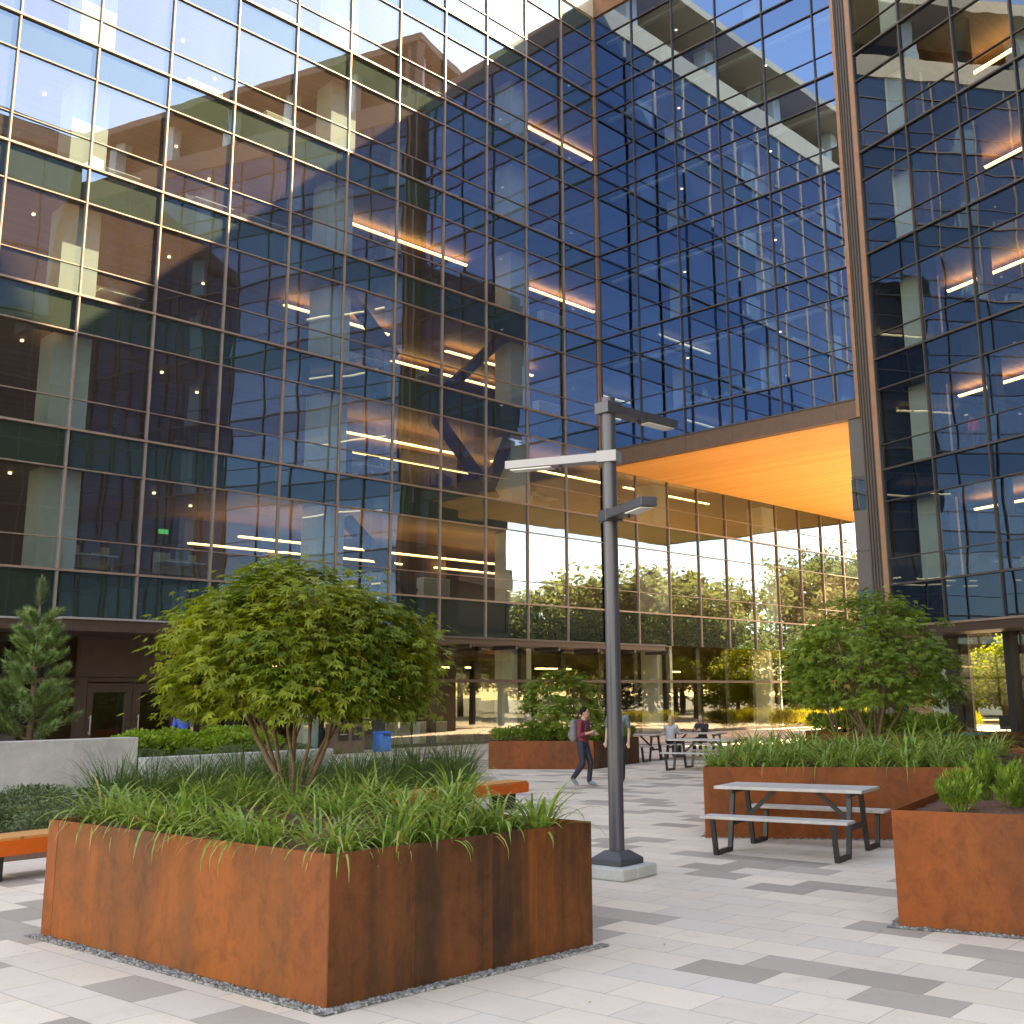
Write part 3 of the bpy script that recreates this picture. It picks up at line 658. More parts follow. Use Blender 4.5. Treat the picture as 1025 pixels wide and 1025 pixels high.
def tuft_rows(bil, spots, label, group, s0=1.0, dz=.86):
    for (u, v, s) in spots:
        p = bil(u, v); put(R_.choice(tufts), 'grass_clump', (p.x, p.y, dz), R_.uniform(0, 6.28), s*s0*R_.uniform(.85, 1.15), label, 'grass clump', group)
sp = []
for i in range(11): sp.append((.085 + .083*i + R_.uniform(-.015, .015), .115 + R_.uniform(-.025, .03), .92))
tuft_rows(bilN, sp, 'arching strap-leaf grass clump along the front rim of the maple planter', 'grass clumps in the front row of the maple planter')
sp = [(.93 + R_.uniform(-.02, .015), .30 + .14*i, .95) for i in range(5)]
tuft_rows(bilN, sp, 'arching strap-leaf grass clump along the right rim of the maple planter', 'grass clumps on the right side of the maple planter')
sp = []
for j in range(3):
    for i in range(9):
        u = .09 + .095*i + R_.uniform(-.03, .03); v = .40 + .2*j + R_.uniform(-.05, .05)
        if R_.random() < .25 or (abs(u - .28) < .1 and abs(v - .68) < .16): continue
        sp.append((u, v, .72))
tuft_rows(bilN, sp, 'strap-leaf grass clump growing behind the front row around the maple stem', 'inner grass clumps of the maple planter', dz=1.0)
sp = [(.05 + .1*i + R_.uniform(-.02, .02), .055 + R_.uniform(0, .03), .85) for i in range(10)]
tuft_rows(bilM, sp, 'strap-leaf grass clump along the front rim of the planter behind the table', 'grass clumps in the front row behind the table', s0=1.15, dz=.87)
sp = [(.08 + .12*i + R_.uniform(-.04, .04), .2 + .17*j + R_.uniform(-.04, .04), .95) for i in range(8) for j in range(4)]
tuft_rows(bilM, sp, 'strap-leaf grass clump further back in the planter behind the table', 'inner grass clumps behind the table', s0=1.1, dz=.9)

# leafy shrubs made of many small leaves
def leaf_blob(n, rx, ry, rz, L, w, zc, lumps=9, up=.4, seed=1, shell=.55):
    r = random.Random(seed); m = MB(); C = []
    for _ in range(lumps):
        a = r.uniform(0, 6.283); q = r.random()**.5*.62; C.append((q*math.cos(a), q*math.sin(a), r.uniform(-.25, .55), r.uniform(.35, .6)))
    for _ in range(n):
        c = r.choice(C); d = Vector((r.gauss(0, 1), r.gauss(0, 1), r.gauss(.25, 1))).normalized()
        q = c[3]*(shell + (1 - shell)*r.random())
        p = Vector(((c[0] + d.x*q)*rx, (c[1] + d.y*q)*ry, zc + (c[2] + d.z*q)*rz))
        if p.z < .01: continue
        t = (d + Vector((r.uniform(-.6, .6), r.uniform(-.6, .6), up + r.uniform(-.4, .4)))).normalized()
        s_ = t.cross(Vector((r.gauss(0, 1), r.gauss(0, 1), r.gauss(0, 1)))).normalized()
        k = r.uniform(.65, 1.2)
        m.add([p, p + t*L*k*.45 - s_*w*k*.5, p + t*L*k, p + t*L*k*.45 + s_*w*k*.5], [(0, 1, 2, 3)])
    return m
def shrub(pr, loc, rz, s, label, cat, group=None, name='shrub', sz=1):
    o = pr.copy(); o.name = name; COL.objects.link(o); o.location = loc; o.rotation_euler = (0, 0, rz); o.scale = (s, s, s*sz); return tag(o, label, cat, group)
def whorl_bush(n, seed):
    """bush of upright shoots, each with whorls of narrow glossy leaves"""
    r = random.Random(seed); m = MB()
    for _ in range(n):
        a = r.uniform(0, 6.283); q = r.random()**.6; tip = Vector((.24*q*math.cos(a), .24*q*math.sin(a), .40*(1 - .55*q*q) + r.uniform(-.05, .04)))
        root = Vector((tip.x*.35, tip.y*.35, 0)); d = (tip - root).normalized()
        m.tube([root, tip], [.005, .003], 4, False)
        for j in range(34):
            f = .35 + .65*j/33; p = root.lerp(tip, f); az = j*2.4; e = Vector((math.cos(az), math.sin(az), 0))
            t = (e*(1.05 - .6*f) + d*(.25 + .75*f)).normalized(); s_ = t.cross(d).normalized(); L = .085*r.uniform(.8, 1.15); w = .021
            m.add([p, p + t*L*.5 - s_*w*.5, p + t*L, p + t*L*.5 + s_*w*.5], [(0, 1, 2, 3)])
    return m
wb = [proto(whorl_bush(40, s), 'bush', M['shrub']) for s in (3, 4)]
shrub(wb[0], (-4.30, 9.60, .88), .3, .85, 'small bright green bush nearest the corner of the right-hand planter', 'bush', 'bushes in the right planter', 'bush')
shrub(wb[1], (-4.52, 10.75, .88), 1.3, 1.0, 'taller green bush standing behind two others in the right-hand planter', 'bush', 'bushes in the right planter', 'bush')
shrub(wb[0], (-3.92, 10.0, .88), 2.3, 1.0, 'dense green bush in the right-hand planter cut by the picture edge', 'bush', 'bushes in the right planter', 'bush')
shrub(wb[1], (-3.9, 11.2, .88), 3.0, 1.0, 'green bush at the back of the right-hand planter by the picture edge', 'bush', 'bushes in the right planter', 'bush')

# grey-green low shrubs under the concrete wall, left
gs = [proto(leaf_blob(5200, .95, .95, .42, .06, .034, .34, 14, .4, s), 'shrub', M['greyshrub']) for s in (11, 12, 13)]
for i, (x, y, s) in enumerate([(-17.0, 4.6, 1.0), (-17.6, 6.2, 1.05), (-16.6, 7.4, 1.0), (-18.0, 8.0, 1.05), (-17.2, 9.2, 1.0), (-18.8, 5.2, 1.1), (-19.3, 7.2, 1.1), (-19.4, 9.6, 1.1), (-16.0, 5.6, .85), (-15.9, 6.9, .85), (-17.4, 10.7, 1.0)]):
    shrub(gs[i % 3], (x, y, .0), i*1.3, s, 'low grey-green shrub below the concrete wall behind the orange bench', 'shrub', 'grey-green shrubs below the concrete wall', sz=.72)
m = MB(); m.quad((-21.4, 2, .006), (-14.7, 2, .006), (-14.7, 13.0, .006), (-21.4, 18.4, .006)); tag(m.build('planting_soil', M['soil']), kind='structure')
# mounds of fine grass
def mound_mesh(seed):
    global R_
    keep = R_; R_ = random.Random(seed); m = MB()
    for _ in range(420):
        az = R_.uniform(0, 6.283); r = .22*R_.random()**.6
        blade(m, (r*math.cos(az), r*math.sin(az), -.02), az + R_.uniform(-.5, .5), .95*R_.uniform(.6, 1.1), .008, R_.uniform(.7, 2.0), R_.uniform(.05, .55), 5)
    R_ = keep; return m
mds = [proto(mound_mesh(s), 'grass_mound', M['mound']) for s in (21, 22)]
for i in range(30):
    x = -16.0 - (i//10)*1.25 + R_.uniform(-.25, .25); y = 8.8 + (i % 10)/9*(-x*.87 - 8.8) + R_.uniform(-.2, .2)
    put(mds[i % 2], 'grass_mound', (x, y, 0), i*.9, 1.0 + .25*(i//10), 'dark fine-leaved grass mound in the bed behind the maple planter', 'grass mound', 'grass mounds in the bed behind the maple planter')
# raised bed behind the wall
gs2 = [proto(leaf_blob(2200, .85, .85, .45, .12, .09, .38, 10, .4, s), 'shrub', M['limeshrub']) for s in (31, 32)]
for i in range(12):
    y = 11.3 + i*.31; x = -23.2 - (i % 2)*.7
    shrub(gs2[i % 2], (x, y, .72), i*1.1, .66 + .08*R_.random(), 'bright lime-green leafy shrub in the raised bed under the dark canopy', 'shrub', 'lime-green shrubs in the raised bed', sz=.95)
for i in range(5):
    shrub(gs[i % 3], (-22.35, 11.3 + i*.9, .68), i*1.7, .36, 'bluish low shrub just behind the low concrete curb wall', 'shrub', 'bluish shrubs behind the low wall')
m = MB(); m.box(-26.5, -2, 0, -22.55, 10.88, 1.0); m.box(-26.5, 10.9, 0, -22.05, 15.4, .70); tag(m.build('raised_bed_soil', M['soil']), kind='structure')
w1 = part(lambda m: m.box(-22.5, -3, 0, -22.0, 10.86, 1.2), 'concrete_wall', M['concrete'], None, bevel=.015)
tag(w1, 'stained pale concrete retaining wall on the left below the pine', 'wall')
w2 = part(lambda m: m.box(-22.0, 10.88, 0, -21.7, 15.4, .80), 'concrete_wall', M['concrete_light'], None, bevel=.012)
tag(w2, 'low concrete curb wall half hidden by grass behind the maple stem', 'wall')

# ---- maples
def palm_leaf(m, r, p, t, nrm, L):
    s_ = t.cross(nrm).normalized()
    for a, k in ((-1.25, .55), (-.65, .85), (0, 1), (.65, .85), (1.25, .55)):
        d = t*math.cos(a) + s_*math.sin(a); e = d.cross(nrm).normalized(); l = L*k; dr = nrm*(-.12*l)
        m.add([p, p + d*l*.45 - e*l*.13, p + d*l + dr, p + d*l*.45 + e*l*.13], [(0, 1, 2, 3)])
def maple_crown(nl, R, zc, H_, L, seed, flat=.75, lobes=5):
    """dome crown: leaf sprays on the tips of many twigs, layered, with gaps between"""
    r = random.Random(seed); m = MB(); tips = []
    sprays = max(40, nl//26)
    bumps = [(r.uniform(0, 6.283), r.uniform(.0, 1.45), r.uniform(.12, .30)) for _ in range(16)]
    for i in range(sprays):
        az = r.uniform(0, 6.283); th = math.acos(1 - r.random()*1.21)
        rr = (.62 + .38*r.random()**.35)
        b = 0
        for (ba, bt, bs) in bumps:
            dd = abs((az - ba + math.pi) % 6.283 - math.pi)*math.sin(th) ; dd = math.hypot(dd, th - bt); b += bs*math.exp(-(dd/.38)**2)
        rr *= .88 + min(b, .42)*.40
        if r.random() < .07: rr *= r.uniform(1.08, 1.22)
        c = Vector((R*rr*math.sin(th)*math.cos(az), R*rr*math.sin(th)*math.sin(az), zc + H_*rr*math.cos(th)*(1 if th < 1.57 else 1.25)))
        tips.append(c); out = Vector((math.cos(az)*math.sin(th), math.sin(az)*math.sin(th), .35*math.cos(th))).normalized()
        nn = max(8, int(26*r.uniform(.6, 1.5)))
        for _ in range(nn):
            q = Vector((r.gauss(0, .115), r.gauss(0, .115), r.gauss(0, .045)))*(R/1.3)
            q.z -= .25*q.dot(out)
            p = c + q + out*q.length*.4
            a2 = r.uniform(0, 6.283)
            t = (out*.8 + Vector((math.cos(a2), math.sin(a2), 0))*.8 + Vector((0, 0, -.35 - .35*r.random()))).normalized()
            nrm = (Vector((r.uniform(-.45, .45), r.uniform(-.45, .45), 1)) + out*.35); nrm = (nrm - t*nrm.dot(t)).normalized()
            m.cur = 1 if r.random() < .012 else 0
            palm_leaf(m, r, p, t, nrm, L*r.uniform(.55, 1.2))
    return m, tips
def maple_tree(label, loc, R, zc, H_, nl, L, seed, mat, group=None, stems=8, spread=.72):
    t = thing('maple_tree', label, 'tree', loc, 0, group)
    m, tips = maple_crown(nl, R, zc, H_, L, seed)
    m.v = [(a + loc[0], b + loc[1], c + loc[2]) for a, b, c in m.v]
    m.build('crown', [mat, M['dryleaf']], t)
    r = random.Random(seed + 1); m = MB(); L0 = Vector(loc)
    m.tube([L0 + Vector((0, 0, -.12)), L0 + Vector((0, 0, .06)), L0 + Vector((.02, .01, .2))], [.10*R/1.3, .075*R/1.3, .03*R/1.3], 9)
    for i in range(stems):
        a = 6.283*i/stems + r.uniform(-.35, .35); e = R*spread*r.uniform(.35, 1.0); top = Vector((e*math.cos(a), e*math.sin(a), zc + H_*r.uniform(.2, .6)))
        w = [Vector((.06*math.cos(a), .06*math.sin(a), 0))]
        for j in range(1, 6):
            f = j/5; w.append(Vector((top.x*f**.8, top.y*f**.8, top.z*f)) + Vector((r.uniform(-.03, .03), r.uniform(-.03, .03), 0)))
        r0 = .030*R/1.3*r.uniform(.7, 1.25)
        m.tube([L0 + p for p in w], [r0*(1 - .13*j) for j in range(6)], 7, False)
        for _ in range(9):
            tp = min((r.choice(tips) for _ in range(9)), key=lambda q: (q - top).length); j = r.randrange(2, 6)
            st = w[j]; md = st.lerp(tp, .5) + Vector((0, 0, .06))
            m.tube([L0 + st, L0 + md, L0 + tp], [.012*R/1.3, .008*R/1.3, .004*R/1.3], 5, False)
    m.build('trunk', M['bark'], t, smooth=True)
    return t
maple_tree('large round maple with bright yellow-green leaves growing in the front planter', (-8.86, 5.88, .98), 1.13, 1.04, 1.06, 15500, .10, 41, M['maple'])
maple_tree('dense dark green maple above the planter behind the front picnic table', (-9.75, 18.5, .9), 1.46, 1.15, 1.55, 7600, .12, 51, M['maple2'], stems=9)
maple_tree('smaller open maple standing left of and behind the dense dark maple', (-13.6, 24.6, .0), 1.35, 2.0, 1.5, 4200, .14, 52, M['maple2'], stems=6)
maple_tree('low dark maple in the far planter beside the picnic tables', (-15.2, 28.2, .8), 1.25, 1.0, 1.2, 2600, .16, 54, M['maple2'], stems=6)
maple_tree('round bushy maple in the low planter behind the walking woman', (-21.6, 23.0, .7), 1.15, .65, 1.2, 3800, .13, 53, M['maple2'], stems=6)
# low shrubs in the far planters
ls = [proto(leaf_blob(900, .5, .5, .32, .11, .05, .25, 8, .5, s), 'shrub', M['maple2']) for s in (61, 62)]
for i in range(12):
    p = bilK(.06 + .08*i, .12 + .1*(i % 2)); shrub(ls[i % 2], (p.x, p.y, .85), i, 1.0, 'low dark shrub in the far rusty planter behind the tables', 'shrub', 'low shrubs in the far planter')
for i in range(9):
    p = bilF(.08 + .105*i, .12 + .07*(i % 2)); shrub(ls[i % 2], (p.x, p.y, .68), i*2, .75, 'low dark shrub along the front rim of the low planter behind the walkers', 'shrub', 'low shrubs behind the walkers')
    p = bilF(.93, .1 + .1*i); shrub(ls[i % 2], (p.x, p.y, .68), i*2, .7, 'low dark shrub along the right rim of the low planter behind the walkers', 'shrub', 'low shrubs at the side of the low planter')

# ---- pines on the left
def pine(label, loc, h, w, seed, candle=True):
    t = thing('pine_tree', label, 'tree', loc); r = random.Random(seed); L0 = Vector(loc)
    m = MB(); m.tube([L0 + Vector((0, 0, h*f)) + Vector((math.sin(f*7)*.03, 0, 0)) for f in (0, .25, .5, .75, .93)], [.075, .06, .045, .03, .016], 8); m.build('trunk', M['bark'], t, smooth=True)
    m = MB()
    def brush(p, d, n, L):
        for _ in range(n):
            q = Vector((r.gauss(0, 1), r.gauss(0, 1), r.gauss(0, 1))).normalized(); e = (d*.75 + q*.8).normalized(); s_ = e.cross(q).normalized() if abs(e.dot(q)) < .98 else Vector((1, 0, 0))
            b = p + d*r.uniform(-.16, .1); l = L*r.uniform(.7, 1.15); m.add([b - s_*.008, b + s_*.008, b + e*l], [(0, 1, 2)])
    lv = 9
    for k in range(lv):
        f = .06 + .66*k/(lv - 1); rad_ = w*(1 - .62*k/(lv - 1))*r.uniform(.85, 1.1); nb = 6
        for j in range(nb):
            a = 6.283*j/nb + k*.7 + r.uniform(-.3, .3); z = h*f + r.uniform(-.1, .1)
            base = L0 + Vector((0, 0, z)); tip = base + Vector((rad_*math.cos(a), rad_*math.sin(a), .28*rad_ + .08))
            m.cur = 1; m.tube([base, base.lerp(tip, .5) + Vector((0, 0, -.04)), tip], [.016, .011, .006], 5, False)
            m.cur = 0
            for q in (.5, .68, .84, 1.0):
                brush(base.lerp(tip, q) + Vector((r.uniform(-.06, .06), r.uniform(-.06, .06), .02)), Vector((math.cos(a)*.6, math.sin(a)*.6, .75)).normalized(), 120, .17)
    m.build('crown', [M['pine'], M['bark']], t)
    if candle:
        m = MB()
        for q in range(9): brush(L0 + Vector((r.uniform(-.05, .05), r.uniform(-.05, .05), h*(.88 + .012*q))), Vector((0, 0, 1)), 90, .19)
        m.build('leading_shoot', M['pinetip'], t)
    return t
pine('young green pine with a pale bare top shoot behind the concrete wall', (-24.9, 9.85, .95), 3.6, .92, 71)
pine('pine at the very left edge, mostly cut by the picture border', (-24.6, 7.6, .95), 2.6, .95, 72, False)

# ---- background trees beyond the buildings (seen through the glass and mirrored in it)
def bg_crown(seed, n, conifer=False):
    r = random.Random(seed); m = MB()
    if conifer:
        for _ in range(n):
            f = r.random()**.8; a = r.uniform(0, 6.283); lay = (f*13) % 1; q = (1 - f)*(.35 + .65*(1 - lay))*r.uniform(.35, 1)
            p = Vector((.30*q*math.cos(a), .30*q*math.sin(a), .1 + .9*f - .05*q)); t = Vector((math.cos(a), math.sin(a), -.45 + r.uniform(-.3, .3))).normalized(); s_ = t.cross(Vector((r.uniform(-.4, .4), r.uniform(-.4, .4), 1))).normalized()
            m.add([p, p + t*.03 - s_*.011, p + t*.065, p + t*.03 + s_*.011], [(0, 1, 2, 3)])
    else:
        C = [(r.gauss(0, .15), r.gauss(0, .15), r.uniform(.28, .9), r.uniform(.08, .17)) for _ in range(26)]
        for _ in range(n):
            c = r.choice(C); d = Vector((r.gauss(0, 1), r.gauss(0, 1), r.gauss(.1, .8))).normalized()*c[3]*r.uniform(.5, 1.05)
            p = Vector(c[:3]) + d; t = Vector((r.gauss(0, 1), r.gauss(0, 1), r.gauss(-.3, 1))).normalized(); s_ = t.cross(Vector((r.gauss(0, 1), r.gauss(0, 1), r.gauss(0, 1)))).normalized(); k = r.uniform(.6, 1.2)
            m.add([p, p + t*.017*k - s_*.011*k, p + t*.038*k, p + t*.017*k + s_*.011*k], [(0, 1, 2, 3)])
    return m
def trunk_mesh(seed):
    r = random.Random(seed); m = MB(); m.tube([(0, 0, 0), (.005, 0, .3), (-.01, .01, .6), (0, 0, .85)], [.022, .017, .011, .004], 8)
    for _ in range(12):
        a = r.uniform(0, 6.283); z = r.uniform(.25, .7); e = r.uniform(.1, .22); m.tube([(0, 0, z), (e*.5*math.cos(a), e*.5*math.sin(a), z + .06), (e*math.cos(a), e*math.sin(a), z + .17)], [.007, .005, .002], 5, False)
    return m
bc = {'broad': [proto(bg_crown(s, 6500), 'crown', M['treeleaf']) for s in (81, 82)], 'yellow': [proto(bg_crown(s, 6500), 'crown', M['yellowleaf']) for s in (83, 84)], 'conifer': [proto(bg_crown(s, 5200, True), 'crown', M['conifer']) for s in (85,)]}
tk = proto(trunk_mesh(5), 'trunk', M['barkdark'])
nbg = 0
def bgtree(kind, x, y, h, label, group, wide=1.0):
    global nbg; nbg += 1
    t = thing('broadleaf_tree' if kind != 'conifer' else 'conifer_tree', label, 'tree', (x, y, -.3), nbg*1.7, group)
    for pr in (bc[kind][nbg % len(bc[kind])], tk):
        c = pr.copy(); c.name = 'crown' if pr is not tk else 'trunk'; COL.objects.link(c); c.parent = t; c.scale = (h*wide, h*wide, h)
lb = 'tall broad-leaved tree beyond the underpass, mirrored in the glass below the bridge'
bgtree('conifer', 2, 91.5, 15.5, 'pointed dark conifer mirrored in the glass just right of the lamp post', 'conifers beyond the underpass')
bgtree('conifer', 6, 90.5, 12, 'lower pointed conifer mirrored beside the taller one in the underpass glass', 'conifers beyond the underpass')
for i, (x, y, h, w) in enumerate([(4, 100, 12.5, 1.1), (3, 106, 15, .9), (-3, 113, 17.5, 1.0), (-4, 122, 20, .9), (2, 132, 19, 1.0), (-10, 121, 18, 1.0), (10, 104, 11, 1.2), (14, 112, 12, 1.3), (22, 120, 14, 1.3), (18, 100, 9, 1.4), (26, 108, 10, 1.5), (34, 118, 12, 1.5), (40, 108, 10, 1.5)]):
    bgtree('broad', x, y, h, lb, 'trees beyond the underpass', w)
for i, (x, y, h, w) in enumerate([(-31.5, 72, 5.0, 1.3), (-28.3, 71, 5.8, 1.4), (-25.5, 70, 5.2, 1.4), (-22.5, 71.5, 6.0, 1.4), (-30, 76, 6.4, 1.3), (-26.5, 76, 6.6, 1.4)]):
    bgtree('yellow', x, y, h, 'sunlit yellow-green tree seen through the ground floor of the right-hand building', 'sunlit trees behind the right-hand building', w)
for i, (x, y, h, w) in enumerate([(-42, 92, 13, 1.4), (-36, 95, 13, 1.4), (-31, 93, 12, 1.4), (-25, 94, 12, 1.4), (-19, 90, 10, 1.3), (-14, 78, 12, 1.3), (-9, 80, 14, 1.3), (-4, 78, 13, 1.3), (1, 80, 14, 1.3), (6, 78, 13, 1.3), (11, 79, 13, 1.3), (16, 77, 12, 1.3), (21, 75, 12, 1.3), (27, 72, 12, 1.3), (33, 70, 12, 1.3), (39, 68, 12, 1.3)]):
    bgtree('broad', x, y, h, 'taller dark tree behind the sunlit ones, seen through the right-hand building', 'dark trees behind the right-hand building', w)
# golden grasses in the sun beyond the bridge
hg = [proto(leaf_blob(1800, 1.0, .8, .42, .32, .03, .36, 9, 1.0, s), 'grass_clump', M['golden']) for s in (91, 92)]
for i in range(7):
    shrub(hg[i % 2], (-33.4 + .25*(i % 2), 53.6 + i*1.5, 0), i, 1.15, 'golden sunlit ornamental grass in front of the glass beyond the bridge', 'grass clump', 'golden grasses beyond the bridge', 'grass_clump')
for i in range(3):
    shrub(hg[i % 2], (-25.5 + .5*(i % 2), 55.5 + i*1.6, 0), i, 1.0, 'golden sunlit ornamental grass on the pavement edge past the underpass', 'grass clump', 'golden grasses past the underpass', 'grass_clump')

# ------------------------------------------------------------------ street furniture
# lamp post
lp = thing('street_lamp', 'dark grey lamp post with three flat arms on a concrete block', 'street lamp', (-8.14, 9.505, 0))
X0, Y0 = -8.14, 9.505
def rotbox(m, cx, cy, hw, z0, z1, ang, hw1=None):
    hw1 = hw1 or hw; v = []
    for z, q in ((z0, hw), (z1, hw1)):
        for k in range(4):
            a = ang + math.pi/4 + k*math.pi/2; v.append((cx + q*1.414*math.cos(a), cy + q*1.414*math.sin(a), z))
    m.add(v, [(3, 2, 1, 0), (4, 5, 6, 7), (0, 1, 5, 4), (1, 2, 6, 5), (2, 3, 7, 6), (3, 0, 4, 7)])
part(lambda m: rotbox(m, X0, Y0, .31, 0, .13, .06), 'concrete_block', M['concrete_light'], lp, bevel=.02)
part(lambda m: (rotbox(m, X0, Y0, .205, .131, .19, .06), rotbox(m, X0, Y0, .205, .1905, .27, .06, .10)), 'base_cover', M['polemetal'], lp, bevel=.006)
part(lambda m: m.tube([(X0, Y0, .2), (X0, Y0, 5.33)], .083, 24), 'pole', M['polemetal'], lp, smooth=False)
for (dx, dy, z, L, mt) in ((.03, 1.0, 5.20, 1.18, 'polemetal'), (.90, -.44, 3.93, 1.05, 'polemetal'), (-.92, -.38, 4.62, 1.28, 'armlight')):
    d = Vector((dx, dy, 0)).normalized(); s_ = Vector((-d.y, d.x, 0)); c = Vector((X0, Y0, z))
    a = part(lambda m: (m.bar(c + d*.05, c + d*L, .19, .10), m.bar(c - d*.12, c + d*.12, .215, .135)), 'lamp_arm', M[mt], lp, bevel=.006)
    part(lambda m: m.bar(c + d*(L*.55) + Vector((0, 0, -.062)), c + d*(L - .06) + Vector((0, 0, -.062)), .15, .012), 'lens', M['lens'], a)
    part(lambda m: (m.tube([c + d*(L*.47) + Vector((0, 0, -.05)), c + d*(L*.47) + Vector((0, 0, -.10))], .022, 10), m.bar(c + d*L*.5 - s_*.0965 + Vector((0, 0, -.057)), c + d*L*.5 - s_*.0965 + Vector((0, 0, .0585)), .006, .004)), 'sensor', M['legmetal'], a)

# picnic tables
def make_table(label):
    t = thing('picnic_table', label, 'table', (0, 0, 0), 0, 'picnic tables on the plaza')
    part(lambda m: m.box(-.95, -.37, .735, .95, .37, .775), 'tabletop', M['tabletop'], t, bevel=.008)
    for s in (-1, 1): part(lambda m: m.box(-.92, s*.74 - .15, .425, .92, s*.74 + .15, .46), 'seat', M['tabletop'], t, bevel=.008)
    for x in (-.75, .75):
        def fr(m):
            for s in (-1, 1):      # a U foot under each seat, its inner leg running on up to the top
                m.bar((x, s*.88, .425), (x, s*.80, .02), .055, .045); m.bar((x, s*.82, .026), (x, s*.36, .026), .055, .05); m.bar((x, s*.375, .02), (x, s*.22, .735), .055, .048)
            m.bar((x, -.325, .33), (x, .325, .33), .05, .05); m.bar((x, -.3, .71), (x, .3, .71), .05, .045)
        part(fr, 'leg', M['legmetal'], t)
    for s in (-1, 1): part(lambda m: m.bar((s*.71, 0, .34), (s*.25, 0, .735), .05, .03, (0, 1, 0)), 'brace', M['legmetal'], t)
    return t
tb = make_table('grey picnic table with dark U-shaped legs in front of the rusty planter')
tb.location = (-7.66, 12.40, 0); tb.rotation_euler = (0, 0, .20)
for (x, y, a, lab) in ((-17.6, 24.2, .22, 'empty grey picnic table at the tip of the rusty grass planter, nearest the seated women'), (-21.9, 26.4, .22, 'picnic table just right of the lamp post beside the walking man'), (-21.0, 28.3, .22, 'picnic table where the two women sit facing each other')):
    c = copy_tree(tb); c.location = (x, y, 0); c.rotation_euler = (0, 0, a); c['label'] = lab

# long orange bench
bo = thing('bench', 'long orange bench with a slatted wooden top passing behind the maple planter', 'bench', (-13.9, 9, 0))
def bq(a, y0, y1, x0, x1, z0, z1):
    def f(m):
        sh = lambda y: -13.05 - (y - 4.9)*.128
        m.prism([(sh(y0) + x0, y0), (sh(y0) + x1, y0), (sh(y1) + x1, y1), (sh(y1) + x0, y1)], z0, z1)
    return f
part(bq(0, 1.5, 14.25, -.50, .0, .43, .46), 'seat', M['benchwood'], bo)
part(bq(0, 1.5, 14.25, -.02, .03, .27, .431), 'front_board', M['orange'], bo)
part(bq(0, 1.5, 14.25, -.52, -.47, .27, .431), 'rear_board', M['orange'], bo)
for y in (2.2, 4.75, 7.4, 10, 12.6, 13.7): part(bq(0, y, y + .28, -.42, -.06, 0, .28), 'leg', M['legmetal'], bo)

# bins near the west building
bn = thing('recycling_bin', 'bright blue bin standing in front of the dark glass, right of the maple stem', 'bin', (-33.6, 26.0, 0))
part(lambda m: m.prism([(-33.85, 25.75), (-33.35, 25.75), (-33.35, 26.25), (-33.85, 26.25)], .0, .66), 'body', M['blue'], bn, bevel=.03)
part(lambda m: m.prism([(-33.87, 25.73), (-33.33, 25.73), (-33.33, 26.27), (-33.87, 26.27)], .663, .72), 'lid', M['blue'], bn, bevel=.02)
part(lambda m: m.box(-33.329, 25.85, .58, -33.31, 26.15, .63), 'slot', M['post'], bn)
bn = thing('litter_bin', 'brown double litter bin with two dark openings beside the blue bin', 'bin', (-33.7, 24.4, 0))
part(lambda m: m.box(-34.0, 23.75, 0, -33.4, 25.05, 1.05), 'body', M['brownmetal'], bn, bevel=.02)
for y in (23.9, 24.5): part(lambda m: m.box(-33.399, y, .45, -33.38, y + .42, .92), 'door', M['post'], bn)
for y in (23.95, 24.55): part(lambda m: m.box(-33.379, y, .66, -33.37, y + .32, .69), 'handle', M['armlight'], bn)
tl = thing('planter_pot', 'square teal pot standing behind the dense dark maple', 'pot', (-11.6, 26.5, 0))
part(lambda m: m.prism([(-12.0, 26.1), (-11.2, 26.1), (-11.15, 26.9), (-12.05, 26.9)], 0, .95), 'body', M['teal'], tl, bevel=.02)
part(lambda m: m.prism([(-11.95, 26.15), (-11.25, 26.15), (-11.25, 26.85), (-11.95, 26.85)], .9, .955), 'soil', M['soil'], tl)

# furniture behind the glass
def make_desk(label, group):
    t = thing('office_desk', label, 'desk', (0, 0, 0), 0, group)
    part(lambda m: m.box(-.8, -.38, .70, .8, .38, .735), 'tabletop', M['column'], t)
    for x in (-.74, .74): part(lambda m: (m.box(x - .03, -.35, 0, x + .03, .35, .03), m.box(x - .03, -.04, .03, x + .03, .04, .70)), 'leg', M['armlight'], t)
    mo = part(lambda m: (m.box(-.34, .06, .85, .34, .09, 1.25), m.box(-.03, .09, .735, .03, .12, 1.0)), 'monitor', M['darkgrey'], t)
    part(lambda m: m.box(-.8, .40, .35, .8, .43, 1.1), 'screen_panel', M['cream'], t)
    return t
def make_chair(label, group):
    t = thing('office_chair', label, 'chair', (0, 0, 0), 0, group)
    part(lambda m: m.box(-.24, -.24, .42, .24, .24, .5), 'seat', M['darkgrey'], t, bevel=.03)
    part(lambda m: m.box(-.23, .2, .55, .23, .26, 1.05), 'backrest', M['darkgrey'], t, bevel=.03)
    part(lambda m: (m.tube([(0, 0, .06), (0, 0, .42)], .03, 8), m.bar((-.26, 0, .04), (.26, 0, .04), .05), m.bar((0, -.26, .04), (0, .26, .04), .05, .048), m.bar((0, .24, .46), (0, .24, .6), .05, .02)), 'base', M['legmetal'], t)
    return t
def make_cab(label, group):
    t = thing('cabinet', label, 'cabinet', (0, 0, 0), 0, group)
    part(lambda m: m.box(-.75, -.22, 0, .75, .22, .95), 'body', M['column'], t)
    for x in (-.73, .02): part(lambda m: m.box(x, -.24, .05, x + .71, -.222, .9), 'door', M['cream'], t)
    return t
gl = 'office furniture behind the left-hand glass'
dk = make_desk('pale office desk with a dark monitor behind the left-hand glass wall', 'desks behind the left-hand glass')
ch = make_chair('dark office chair behind the left-hand glass wall', 'chairs behind the left-hand glass')
